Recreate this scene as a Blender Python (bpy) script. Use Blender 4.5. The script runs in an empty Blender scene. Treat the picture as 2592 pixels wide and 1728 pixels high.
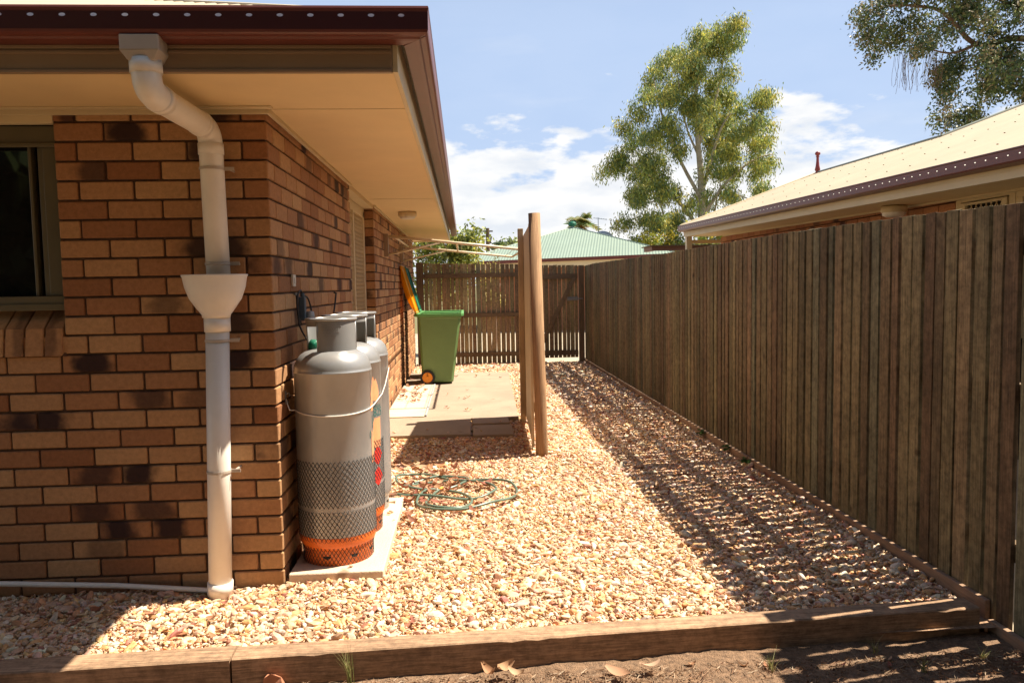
import bpy, bmesh, math, random
import numpy as np
from mathutils import Vector, Matrix
R = math.radians
random.seed(7); rng = np.random.default_rng(7)
C = bpy.context.scene.collection
sc = bpy.context.scene

# ------------------------------------------------------------------ camera
cam_d = bpy.data.cameras.new('camera'); cam = bpy.data.objects.new('camera', cam_d); C.objects.link(cam)
cam_d.sensor_width = 36; cam_d.lens = 27.17; cam_d.clip_end = 3000; cam_d.clip_start = 0.05
yaw, pitch, roll = 0.0608, 0.0726, 0.0181
F = Vector((math.sin(yaw)*math.cos(pitch), math.cos(yaw)*math.cos(pitch), -math.sin(pitch)))
R0 = Vector((math.cos(yaw), -math.sin(yaw), 0)); D0 = F.cross(R0)
Rt = math.cos(roll)*R0 + math.sin(roll)*D0; Dn = -math.sin(roll)*R0 + math.cos(roll)*D0
cam.matrix_world = Matrix(((Rt.x, -Dn.x, -F.x, .8697), (Rt.y, -Dn.y, -F.y, -3.5983), (Rt.z, -Dn.z, -F.z, 1.3814), (0, 0, 0, 1)))
sc.camera = cam

# ------------------------------------------------------------------ light
SUN_EL, SUN_AZ = R(58.6), R(10)          # azimuth from +x towards +y
sc.view_settings.view_transform = 'Standard'; sc.view_settings.look = 'None'
sc.view_settings.exposure = 1.22; sc.view_settings.gamma = 1
w = bpy.data.worlds.new('World'); sc.world = w; w.use_nodes = True
nt = w.node_tree; nt.nodes.clear(); N = nt.nodes.new; L = nt.links.new
out = N('ShaderNodeOutputWorld'); bg = N('ShaderNodeBackground'); sky = N('ShaderNodeTexSky')
sky.sky_type = 'NISHITA'; sky.sun_disc = False; sky.sun_elevation = SUN_EL; sky.sun_rotation = R(80)
sky.air_density = 1.0; sky.dust_density = 1.0; sky.ozone_density = 2.0
bg.inputs['Strength'].default_value = 0.05
tc = N('ShaderNodeTexCoord'); sep = N('ShaderNodeSeparateXYZ'); L(tc.outputs['Generated'], sep.inputs[0])
def mth(op, a, b=None, c=None, clamp=False, T=None):
    T = T or nt; n = T.nodes.new('ShaderNodeMath'); n.operation = op; n.use_clamp = clamp
    for i, v in enumerate((a, b, c)):
        if v is None: continue
        if isinstance(v, (int, float)): n.inputs[i].default_value = v
        else: T.links.new(v, n.inputs[i])
    return n.outputs[0]
mp = N('ShaderNodeMapping'); mp.inputs['Scale'].default_value = (1, 1, 2.6); mp.inputs['Location'].default_value = (.35, .1, .2)
L(tc.outputs['Generated'], mp.inputs[0])
n1 = N('ShaderNodeTexNoise'); n1.inputs['Scale'].default_value = 6.5; n1.inputs['Detail'].default_value = 9; n1.inputs['Roughness'].default_value = .56
L(mp.outputs[0], n1.inputs['Vector'])
elev = sep.outputs['Z']
bank = N('ShaderNodeMapRange'); bank.inputs[1].default_value = .10; bank.inputs[2].default_value = .235; bank.inputs[3].default_value = .29; bank.inputs[4].default_value = -.14
L(elev, bank.inputs[0])
v = mth('ADD', n1.outputs['Fac'], bank.outputs[0])
mk = N('ShaderNodeMapRange'); mk.interpolation_type = 'SMOOTHSTEP'; mk.inputs[1].default_value = .53; mk.inputs[2].default_value = .63; L(v, mk.inputs[0])
n2 = N('ShaderNodeTexNoise'); n2.inputs['Scale'].default_value = 3; n2.inputs['Detail'].default_value = 5
mp2 = N('ShaderNodeMapping'); mp2.inputs['Scale'].default_value = (1, 1, 6); L(tc.outputs['Generated'], mp2.inputs[0]); L(mp2.outputs[0], n2.inputs['Vector'])
wisp = N('ShaderNodeMapRange'); wisp.inputs[1].default_value = .5; wisp.inputs[2].default_value = .85; wisp.inputs[4].default_value = .35; L(n2.outputs['Fac'], wisp.inputs[0])
low = N('ShaderNodeMapRange'); low.inputs[1].default_value = .30; low.inputs[2].default_value = .75; low.inputs[3].default_value = 1; low.inputs[4].default_value = .1; L(elev, low.inputs[0])
cl = mth('MULTIPLY', mth('MAXIMUM', mth('MAXIMUM', mk.outputs[0], wisp.outputs[0]), .08), low.outputs[0], clamp=True)
n3 = N('ShaderNodeTexNoise'); n3.inputs['Scale'].default_value = 11; n3.inputs['Detail'].default_value = 5; L(mp.outputs[0], n3.inputs['Vector'])
ccol = N('ShaderNodeMixRGB'); ccol.inputs[1].default_value = (7.0, 7.4, 8.0, 1); ccol.inputs[2].default_value = (9.3, 9.2, 9.0, 1)
cr = N('ShaderNodeMapRange'); cr.inputs[1].default_value = .35; cr.inputs[2].default_value = .6; L(n3.outputs['Fac'], cr.inputs[0]); L(cr.outputs[0], ccol.inputs[0])
hz = N('ShaderNodeMixRGB'); hz.inputs[2].default_value = (4.7, 6.1, 8.7, 1); L(mth('MULTIPLY', low.outputs[0], .8), hz.inputs[0]); L(sky.outputs[0], hz.inputs[1])
mixc = N('ShaderNodeMixRGB'); L(cl, mixc.inputs[0]); L(hz.outputs[0], mixc.inputs[1]); L(ccol.outputs[0], mixc.inputs[2])
L(mixc.outputs[0], bg.inputs['Color']); L(bg.outputs[0], out.inputs[0])
sd = bpy.data.lights.new('sun', 'SUN'); sd.energy = 5.0; sd.angle = R(.5); sd.color = (1, .90, .75)
so = bpy.data.objects.new('sun', sd); C.objects.link(so)
sdir = Vector((math.cos(SUN_EL)*math.cos(SUN_AZ), math.cos(SUN_EL)*math.sin(SUN_AZ), math.sin(SUN_EL)))
so.rotation_euler = sdir.to_track_quat('Z', 'Y').to_euler(); so.location = (6, 2, 9)

# ------------------------------------------------------------------ materials
def mat(name, col, rough=.7, metal=0, spec=.5, var=0, vscale=8, bump=0, bscale=60, stretch=None, attr=None, trans=0, spotc=None, spots=0, spotscale=30):
    m = bpy.data.materials.new(name); m.use_nodes = True; T = m.node_tree; b = T.nodes['Principled BSDF']
    b.inputs['Roughness'].default_value = rough; b.inputs['Metallic'].default_value = metal; b.inputs['Specular IOR Level'].default_value = spec
    tcn = T.nodes.new('ShaderNodeTexCoord'); vec = tcn.outputs['Object']
    if stretch:
        mpn = T.nodes.new('ShaderNodeMapping'); mpn.inputs['Scale'].default_value = stretch; T.links.new(vec, mpn.inputs[0]); vec = mpn.outputs[0]
    c0 = (*col, 1); csock = None
    if attr:
        a = T.nodes.new('ShaderNodeAttribute'); a.attribute_name = attr; csock = a.outputs['Color']
    if var:
        n = T.nodes.new('ShaderNodeTexNoise'); n.inputs['Scale'].default_value = vscale; n.inputs['Detail'].default_value = 6; n.inputs['Roughness'].default_value = .62; T.links.new(vec, n.inputs['Vector'])
        mr = T.nodes.new('ShaderNodeMapRange'); mr.inputs[1].default_value = .3; mr.inputs[2].default_value = .7; mr.inputs[3].default_value = 1-var; mr.inputs[4].default_value = 1+var; T.links.new(n.outputs['Fac'], mr.inputs[0])
        mx = T.nodes.new('ShaderNodeVectorMath'); mx.operation = 'SCALE'
        if csock: T.links.new(csock, mx.inputs[0])
        else: mx.inputs[0].default_value = col
        T.links.new(mr.outputs[0], mx.inputs['Scale']); csock = mx.outputs[0]
    if spotc:
        n = T.nodes.new('ShaderNodeTexNoise'); n.inputs['Scale'].default_value = spotscale; n.inputs['Detail'].default_value = 4; T.links.new(vec, n.inputs['Vector'])
        mr = T.nodes.new('ShaderNodeMapRange'); mr.inputs[1].default_value = 1-spots; mr.inputs[2].default_value = 1-spots+.08; T.links.new(n.outputs['Fac'], mr.inputs[0])
        mx = T.nodes.new('ShaderNodeMixRGB'); T.links.new(mr.outputs[0], mx.inputs[0]); mx.inputs[2].default_value = (*spotc, 1)
        if csock: T.links.new(csock, mx.inputs[1])
        else: mx.inputs[1].default_value = c0
        csock = mx.outputs[0]
    if csock: T.links.new(csock, b.inputs['Base Color'])
    else: b.inputs['Base Color'].default_value = c0
    if bump:
        n = T.nodes.new('ShaderNodeTexNoise'); n.inputs['Scale'].default_value = bscale; n.inputs['Detail'].default_value = 5; T.links.new(vec, n.inputs['Vector'])
        bp = T.nodes.new('ShaderNodeBump'); bp.inputs['Strength'].default_value = bump; bp.inputs['Distance'].default_value = .01; T.links.new(n.outputs['Fac'], bp.inputs['Height']); T.links.new(bp.outputs[0], b.inputs['Normal'])
    if trans:
        tr = T.nodes.new('ShaderNodeBsdfTranslucent'); ad = T.nodes.new('ShaderNodeMixShader'); ad.inputs[0].default_value = trans
        if csock: T.links.new(csock, tr.inputs['Color'])
        else: tr.inputs['Color'].default_value = c0
        T.links.new(b.outputs[0], ad.inputs[1]); T.links.new(tr.outputs[0], ad.inputs[2]); T.links.new(ad.outputs[0], T.nodes['Material Output'].inputs[0])
    return m

def brick_mat(name, tones, burnt, mort=None):
    m = bpy.data.materials.new(name); m.use_nodes = True; T = m.node_tree; b = T.nodes['Principled BSDF']; K = T.nodes.new; Q = T.links.new
    b.inputs['Roughness'].default_value = .82; b.inputs['Specular IOR Level'].default_value = .3
    a = K('ShaderNodeAttribute'); a.attribute_name = 'tone'; s = K('ShaderNodeSeparateColor'); Q(a.outputs['Color'], s.inputs[0])
    lc = K('ShaderNodeAttribute'); lc.attribute_name = 'loc'
    ramp = K('ShaderNodeValToRGB'); ramp.color_ramp.elements.remove(ramp.color_ramp.elements[1])
    for i, t in enumerate(tones):
        e = ramp.color_ramp.elements[0] if i == 0 else ramp.color_ramp.elements.new(i/(len(tones)-1)); e.position = i/(len(tones)-1); e.color = (*t, 1)
    Q(s.outputs['Red'], ramp.inputs[0])
    tcn = K('ShaderNodeTexCoord')
    n = K('ShaderNodeTexNoise'); n.inputs['Scale'].default_value = 9; n.inputs['Detail'].default_value = 7; Q(tcn.outputs['Object'], n.inputs['Vector'])
    # fired patch: elliptical area in the middle of the brick, ragged edge
    ls = K('ShaderNodeSeparateXYZ'); Q(lc.outputs['Vector'], ls.inputs[0])
    u = mth('ADD', ls.outputs['X'], mth('MULTIPLY', mth('SUBTRACT', s.outputs['Blue'], .5, T=T), 1.3, T=T), T=T)
    r2 = mth('POWER', mth('ADD', mth('POWER', mth('ABSOLUTE', u, T=T), 2.0, T=T), mth('MULTIPLY', mth('POWER', mth('ABSOLUTE', ls.outputs['Y'], T=T), 4.0, T=T), .12, T=T), T=T), .5, T=T)
    r3 = mth('ADD', r2, mth('MULTIPLY', mth('SUBTRACT', n.outputs['Fac'], .5, T=T), 1.5, T=T), T=T)
    mr = K('ShaderNodeMapRange'); mr.interpolation_type = 'SMOOTHSTEP'; mr.inputs[1].default_value = .35; mr.inputs[2].default_value = 1.05; mr.inputs[3].default_value = 1; mr.inputs[4].default_value = 0; Q(r3, mr.inputs[0])
    dk = mth('MULTIPLY', mr.outputs[0], s.outputs['Green'], clamp=True, T=T)
    mx = K('ShaderNodeMixRGB'); Q(dk, mx.inputs[0]); Q(ramp.outputs[0], mx.inputs[1]); mx.inputs[2].default_value = (*burnt, 1)
    n2 = K('ShaderNodeTexNoise'); n2.inputs['Scale'].default_value = 45; n2.inputs['Detail'].default_value = 8; n2.inputs['Roughness'].default_value = .7; Q(tcn.outputs['Object'], n2.inputs['Vector'])
    m2 = K('ShaderNodeMapRange'); m2.inputs[1].default_value = .3; m2.inputs[2].default_value = .7; m2.inputs[3].default_value = .78; m2.inputs[4].default_value = 1.18; Q(n2.outputs['Fac'], m2.inputs[0])
    sc_ = K('ShaderNodeVectorMath'); sc_.operation = 'SCALE'; Q(mx.outputs[0], sc_.inputs[0]); Q(m2.outputs[0], sc_.inputs['Scale']); Q(sc_.outputs[0], b.inputs['Base Color'])
    bp = K('ShaderNodeBump'); bp.inputs['Strength'].default_value = .5; bp.inputs['Distance'].default_value = .004; Q(n2.outputs['Fac'], bp.inputs['Height']); Q(bp.outputs[0], b.inputs['Normal'])
    return m

def wood(name, col, grain=.35, sc_=(3, 3, .35), scale=14, attr=None, rough=.85, knots=True, mottle=0):
    m = bpy.data.materials.new(name); m.use_nodes = True; T = m.node_tree; b = T.nodes['Principled BSDF']; K = T.nodes.new; Q = T.links.new
    b.inputs['Roughness'].default_value = rough; b.inputs['Specular IOR Level'].default_value = .25
    tcn = K('ShaderNodeTexCoord'); mpn = K('ShaderNodeMapping'); mpn.inputs['Scale'].default_value = sc_; Q(tcn.outputs['Object'], mpn.inputs[0])
    n = K('ShaderNodeTexNoise'); n.inputs['Scale'].default_value = scale; n.inputs['Detail'].default_value = 8; n.inputs['Roughness'].default_value = .68; n.inputs['Distortion'].default_value = .6; Q(mpn.outputs[0], n.inputs['Vector'])
    n0 = K('ShaderNodeTexNoise'); n0.inputs['Scale'].default_value = 2.2; n0.inputs['Detail'].default_value = 4; Q(tcn.outputs['Object'], n0.inputs['Vector'])
    mr = K('ShaderNodeMapRange'); mr.inputs[1].default_value = .28; mr.inputs[2].default_value = .72; mr.inputs[3].default_value = 1-grain; mr.inputs[4].default_value = 1+grain*.8; Q(n.outputs['Fac'], mr.inputs[0])
    mr0 = K('ShaderNodeMapRange'); mr0.inputs[1].default_value = .3; mr0.inputs[2].default_value = .7; mr0.inputs[3].default_value = .8; mr0.inputs[4].default_value = 1.2; Q(n0.outputs['Fac'], mr0.inputs[0])
    k = mth('MULTIPLY', mr.outputs[0], mr0.outputs[0], T=T)
    if mottle:
        n5 = K('ShaderNodeTexNoise'); n5.inputs['Scale'].default_value = 26; n5.inputs['Detail'].default_value = 6; n5.inputs['Roughness'].default_value = .7; Q(tcn.outputs['Object'], n5.inputs['Vector'])
        m5 = K('ShaderNodeMapRange'); m5.inputs[1].default_value = .36; m5.inputs[2].default_value = .6; m5.inputs[3].default_value = 1-mottle; m5.inputs[4].default_value = 1+mottle*.35; Q(n5.outputs['Fac'], m5.inputs[0]); k = mth('MULTIPLY', k, m5.outputs[0], T=T)
    s = K('ShaderNodeVectorMath'); s.operation = 'SCALE'; Q(k, s.inputs['Scale'])
    if attr: a = K('ShaderNodeAttribute'); a.attribute_name = attr; Q(a.outputs['Color'], s.inputs[0])
    else: s.inputs[0].default_value = col
    col_o = s.outputs[0]
    if knots:
        vo = K('ShaderNodeTexVoronoi'); vo.inputs['Scale'].default_value = 3.2; Q(tcn.outputs['Object'], vo.inputs['Vector'])
        kr = K('ShaderNodeMapRange'); kr.inputs[1].default_value = .03; kr.inputs[2].default_value = .09; kr.inputs[3].default_value = .75; kr.inputs[4].default_value = 0; Q(vo.outputs['Distance'], kr.inputs[0])
        mx = K('ShaderNodeMixRGB'); Q(kr.outputs[0], mx.inputs[0]); Q(col_o, mx.inputs[1]); mx.inputs[2].default_value = (.035, .02, .01, 1); col_o = mx.outputs[0]
    Q(col_o, b.inputs['Base Color'])
    bp = K('ShaderNodeBump'); bp.inputs['Strength'].default_value = .5; bp.inputs['Distance'].default_value = .004; Q(n.outputs['Fac'], bp.inputs['Height']); Q(bp.outputs[0], b.inputs['Normal'])
    return m

def leaf_mat(name, trans=.3, rough=.55):
    m = mat(name, (.1, .15, .04), rough=rough, attr='col', trans=trans); return m

M = {}
M['brick'] = brick_mat('clay_brick', [(.255, .105, .043), (.35, .165, .073), (.42, .22, .10), (.475, .275, .13), (.32, .15, .068)], (.04, .018, .014))
M['brick2'] = brick_mat('red_clay_brick', [(.33, .13, .065), (.40, .18, .085), (.44, .21, .10), (.37, .15, .08)], (.05, .02, .022))
M['mortar'] = mat('mortar', (.095, .052, .03), .95, var=.3, vscale=30, bump=.5, bscale=150)
M['soffit'] = mat('soffit_paint', (.78, .59, .32), .65, var=.04, vscale=3, bump=.03, bscale=300)
M['cream'] = mat('cream_paint', (.66, .54, .33), .5, var=.05, vscale=4)
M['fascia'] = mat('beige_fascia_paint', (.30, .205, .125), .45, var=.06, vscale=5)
M['olive'] = mat('olive_aluminium', (.12, .10, .055), .4, metal=.1, var=.08, vscale=6)
M['pvc'] = mat('pvc_white', (.82, .76, .67), .38, var=.06, vscale=7, bump=.02)
M['pvcgrey'] = mat('pvc_grey', (.45, .38, .31), .45, var=.08, vscale=7)
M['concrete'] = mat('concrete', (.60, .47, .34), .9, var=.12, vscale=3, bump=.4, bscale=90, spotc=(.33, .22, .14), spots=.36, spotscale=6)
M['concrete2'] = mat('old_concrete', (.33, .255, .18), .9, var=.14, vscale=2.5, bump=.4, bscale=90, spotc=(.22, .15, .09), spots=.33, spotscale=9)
M['steel'] = mat('galvanised_paint', (.34, .335, .325), .32, metal=.35, spec=.5, var=.07, vscale=7, bump=.03, bscale=150, spotc=(.30, .28, .26), spots=.27, spotscale=22)
M['dsteel'] = mat('dull_steel', (.30, .30, .30), .4, metal=.7)
M['orange'] = mat('orange_paint', (.75, .16, .02), .45, var=.1, vscale=20)
M['decal'] = mat('orange_decal', (.80, .34, .16), .5, var=.1, vscale=60)
M['red'] = mat('red_label', (.72, .03, .02), .5)
M['teal'] = mat('teal_ink', (.03, .16, .15), .6)
M['net'] = mat('black_net', (.03, .028, .026), .7)
M['black'] = mat('black_rubber', (.018, .018, .018), .6, bump=.1)
M['dgreen'] = mat('green_knob', (.01, .16, .09), .35)
M['bluegrey'] = mat('blue_grey_plastic', (.06, .09, .12), .5)
M['brass'] = mat('brass', (.45, .30, .12), .35, metal=.8)
M['bin'] = mat('bin_green', (.15, .25, .085), .48, var=.08, vscale=4, bump=.05, bscale=200)
M['binlid'] = mat('bin_rim_green', (.12, .33, .10), .45, var=.06)
M['yellow'] = mat('bin_lid_yellow', (.92, .45, .01), .42, trans=.45)
M['teallid'] = mat('bin_lid_green', (.02, .17, .10), .45, trans=.2)
M['wheelo'] = mat('wheel_orange', (.75, .28, .02), .5)
M['pale'] = wood('weathered_paling', None, .6, (9, 9, .25), 14, attr='col', mottle=.36)
M['rail'] = wood('weathered_rail', (.16, .11, .065), .4, (.4, .4, 5), 12)
M['railv'] = wood('weathered_post', (.15, .10, .06), .4, (5, 5, .3), 12)
M['plinth'] = wood('plinth_timber', (.30, .19, .12), .3, (4, .3, 4), 14)
M['sleeper'] = wood('sleeper_timber', (.36, .225, .135), .6, (.3, 9, 9), 14, mottle=.3)
M['post'] = wood('treated_post', (.36, .21, .11), .5, (7, 7, .22), 14)
M['lpost'] = wood('pale_post_timber', (.50, .36, .21), .3, (5, 5, .3), 12)
M['panel'] = mat('cream_sheet', (.62, .50, .34), .6, var=.1, vscale=5, spotc=(.36, .30, .22), spots=.3, spotscale=4)
M['soil'] = mat('soil', (.20, .12, .068), .95, var=.5, vscale=40, bump=1, bscale=160, spotc=(.30, .19, .12), spots=.40, spotscale=110)
M['gravbase'] = mat('gravel_base', (.36, .22, .13), .95, var=.4, vscale=60, bump=1, bscale=90)
M['lawn'] = mat('lawn', (.14, .13, .05), .95, var=.4, vscale=5, bump=1, bscale=60)
M['pave'] = mat('pale_paving', (.40, .33, .23), .95, var=.2, vscale=2, bump=.4, bscale=50)
M['whitetube'] = mat('cream_powdercoat', (.72, .58, .38), .4)
M['hose'] = mat('garden_hose', (.12, .17, .125), .30, var=.2, vscale=9)
M['roofc'] = mat('cream_roof', (.47, .385, .26), .5, var=.06, vscale=1.5)
M['roofg'] = mat('green_roof', (.205, .27, .215), .5, var=.05, vscale=1.5)
M['ridgeg'] = mat('ridge_cap_green', (.22, .29, .23), .5)
M['ridge'] = mat('ridge_cap_grey', (.22, .24, .20), .5)
M['darkred'] = mat('finial_red', (.22, .03, .03), .5)
M['bark'] = mat('pale_bark', (.50, .42, .34), .9, var=.35, vscale=5, bump=.4, bscale=20)
M['barkd'] = mat('brown_bark', (.16, .095, .06), .9, var=.35, vscale=5, bump=.4, bscale=20)
M['leaf'] = leaf_mat('foliage', .35)
M['leafd'] = leaf_mat('waxy_foliage', .2, .5)
M['dry'] = mat('dry_leaf', (.3, .12, .05), .75, attr='col', trans=.2)
M['terra'] = mat('terracotta', (.46, .19, .10), .85, var=.15, vscale=20, bump=.3)
M['screw'] = mat('screw_head', (.28, .23, .15), .5, metal=.0)
M['grass'] = leaf_mat('grass_blade', .3, .6)
M['blind'] = mat('dark_curtain', (.045, .028, .02), .9)
M['mesh'] = mat('security_mesh_paint', (.58, .45, .26), .5)
M['dark'] = mat('dark_interior', (.02, .016, .012), .9)
M['woodbrown'] = mat('brown_pergola_paint', (.16, .07, .04), .6, var=.1)
M['grey'] = mat('grey_plastic', (.35, .37, .38), .5)
M['ink'] = mat('white_plate', (.66, .60, .52), .4)
g = bpy.data.materials.new('window_glass'); g.use_nodes = True
gb = g.node_tree.nodes['Principled BSDF']; gb.inputs['Base Color'].default_value = (.01, .01, .01, 1); gb.inputs['Roughness'].default_value = .03; gb.inputs['Specular IOR Level'].default_value = .6
M['glass'] = g
# gutter sheet: maroon paint with a row of overflow slots that let the daylight through
def gutter_mat(name, axis, pitch, zc, phase=0.0, zslope=0, colr=(.06, .012, .011), k=1.0):
    m = bpy.data.materials.new(name); m.use_nodes = True; T = m.node_tree; b = T.nodes['Principled BSDF']; K = T.nodes.new; Q = T.links.new
    b.inputs['Base Color'].default_value = (*colr, 1); b.inputs['Roughness'].default_value = .38
    tcn = K('ShaderNodeTexCoord'); s = K('ShaderNodeSeparateXYZ'); Q(tcn.outputs['Object'], s.inputs[0])
    u = mth('SUBTRACT', mth('FRACT', mth('DIVIDE', mth('ADD', s.outputs[axis], phase, T=T), pitch, T=T), T=T), .5, T=T)
    zz = mth('SUBTRACT', s.outputs['Z'], zc, T=T)
    if zslope: zz = mth('SUBTRACT', zz, mth('MULTIPLY', s.outputs['Y'], zslope, T=T), T=T)
    e = mth('ADD', mth('POWER', mth('ABSOLUTE', mth('DIVIDE', u, .011*k/pitch, T=T), T=T), 2, T=T), mth('POWER', mth('ABSOLUTE', mth('DIVIDE', zz, .0055*k, T=T), T=T), 2, T=T), T=T)
    on = mth('LESS_THAN', e, 1, T=T)
    tr = K('ShaderNodeBsdfTranslucent'); tr.inputs['Color'].default_value = (.9, .88, .82, 1); mx = K('ShaderNodeMixShader'); Q(on, mx.inputs[0]); Q(b.outputs[0], mx.inputs[1]); Q(tr.outputs[0], mx.inputs[2]); Q(mx.outputs[0], T.nodes['Material Output'].inputs[0])
    return m
M['gutter'] = mat('maroon_gutter', (.14, .038, .028), .36, var=.12, vscale=8)
M['gutslot_shade'] = gutter_mat('maroon_gutter_slots_shade', 'X', .106, 2.343, .02)  # front face: maroon darkened in the colour to stand for its shade
M['gutslot_shade2'] = gutter_mat('maroon_gutter_slots_far', 'Y', .11, 2.160, 0, .0125, (.15, .03, .028), .65)

# ------------------------------------------------------------------ builders
class MB:
    def __init__(s): s.v = []; s.f = []; s.c = []; s.t = []; s.l = []; s.n = 0; s.cur = (1, 1, 1)
    def add(s, verts, faces, col=None):
        n = len(s.v); s.v += [tuple(v) for v in verts]; s.f += [tuple(n+i for i in f) for f in faces]; s.c += [col or s.cur]*len(verts); return s
    def box(s, x0, x1, y0, y1, z0, z1, col=None):
        return s.add([(x0, y0, z0), (x1, y0, z0), (x1, y1, z0), (x0, y1, z0), (x0, y0, z1), (x1, y0, z1), (x1, y1, z1), (x0, y1, z1)],
                     [(0, 3, 2, 1), (4, 5, 6, 7), (0, 1, 5, 4), (1, 2, 6, 5), (2, 3, 7, 6), (3, 0, 4, 7)], col)
    def tube(s, pts, r, n=10, cap=True, col=None, closed=False):
        P = [Vector(p) for p in pts]; m = len(P); rs = r if isinstance(r, (list, tuple)) else [r]*m
        V = []; F_ = []; up = Vector((0, 0, 1)); prev = None
        for i, p in enumerate(P):
            if closed: t = P[(i+1) % m]-P[i-1]
            else: t = (P[min(i+1, m-1)]-P[max(i-1, 0)])
            t.normalize()
            if prev is None:
                a = t.cross(up if abs(t.z) < .9 else Vector((1, 0, 0))).normalized()
            else:
                a = (prev - t*prev.dot(t)).normalized()
            prev = a; b = t.cross(a)
            for k in range(n):
                th = 2*math.pi*k/n; V.append(p + rs[i]*(math.cos(th)*a+math.sin(th)*b))
        mm = m if closed else m-1
        for i in range(mm):
            j = (i+1) % m
            for k in range(n): F_.append((i*n+k, i*n+(k+1) % n, j*n+(k+1) % n, j*n+k))
        if cap and not closed: F_.append(tuple(range(n-1, -1, -1))); F_.append(tuple((m-1)*n+k for k in range(n)))
        return s.add(V, F_, col)
    def lathe(s, prof, c=(0, 0, 0), n=32, sy=1, col=None):
        V = []; F_ = []
        for (r, z) in prof:
            for k in range(n): th = 2*math.pi*k/n; V.append((c[0]+r*math.cos(th), c[1]+r*math.sin(th)*sy, c[2]+z))
        for i in range(len(prof)-1):
            for k in range(n): F_.append((i*n+k, i*n+(k+1) % n, (i+1)*n+(k+1) % n, (i+1)*n+k))
        return s.add(V, F_, col)
    def build(s, name, m, parent=None, smooth=False, bevel=0):
        me = bpy.data.meshes.new(name); me.from_pydata(s.v, [], s.f)
        me.attributes.new('col', 'FLOAT_COLOR', 'POINT').data.foreach_set('color', np.array([(*c, 1) for c in s.c], 'f').ravel())
        if smooth:
            for p in me.polygons: p.use_smooth = True
        me.validate(); me.materials.append(m)
        o = bpy.data.objects.new(name, me); C.objects.link(o)
        if parent: o.parent = parent
        if bevel:
            b = o.modifiers.new('bevel', 'BEVEL'); b.width = bevel; b.segments = 2; b.limit_method = 'ANGLE'
        return o
def tag(o, label=None, cat=None, group=None, kind=None):
    if label: o['label'] = label
    if cat: o['category'] = cat
    if group: o['group'] = group
    if kind: o['kind'] = kind
    return o
def thing(name, label, cat, loc=(0, 0, 0), group=None):
    o = bpy.data.objects.new(name, None); C.objects.link(o); o.location = loc; o.empty_display_size = .1
    return tag(o, label, cat, group)
def rel(o, parent):   # parent placed at world coordinates, keep the child's world coordinates
    o.parent = parent; o.matrix_parent_inverse = Matrix.Translation(-Vector(parent.location)); return o
def raw_mesh(name, V, Fq, m, cols=None, parent=None, smooth=False):
    me = bpy.data.meshes.new(name); me.vertices.add(len(V)); me.vertices.foreach_set('co', np.asarray(V, 'f').ravel())
    nf, k = Fq.shape; me.loops.add(nf*k); me.loops.foreach_set('vertex_index', Fq.ravel().astype('i')); me.polygons.add(nf)
    me.polygons.foreach_set('loop_start', np.arange(0, nf*k, k, dtype='i'))
    me.update(calc_edges=True)
    if smooth: me.polygons.foreach_set('use_smooth', np.ones(nf, bool))
    if cols is not None: me.attributes.new('col', 'FLOAT_COLOR', 'POINT').data.foreach_set('color', np.c_[cols, np.ones(len(cols))].astype('f').ravel())
    me.materials.append(m); o = bpy.data.objects.new(name, me); C.objects.link(o)
    if parent: rel(o, parent)
    return o

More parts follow.
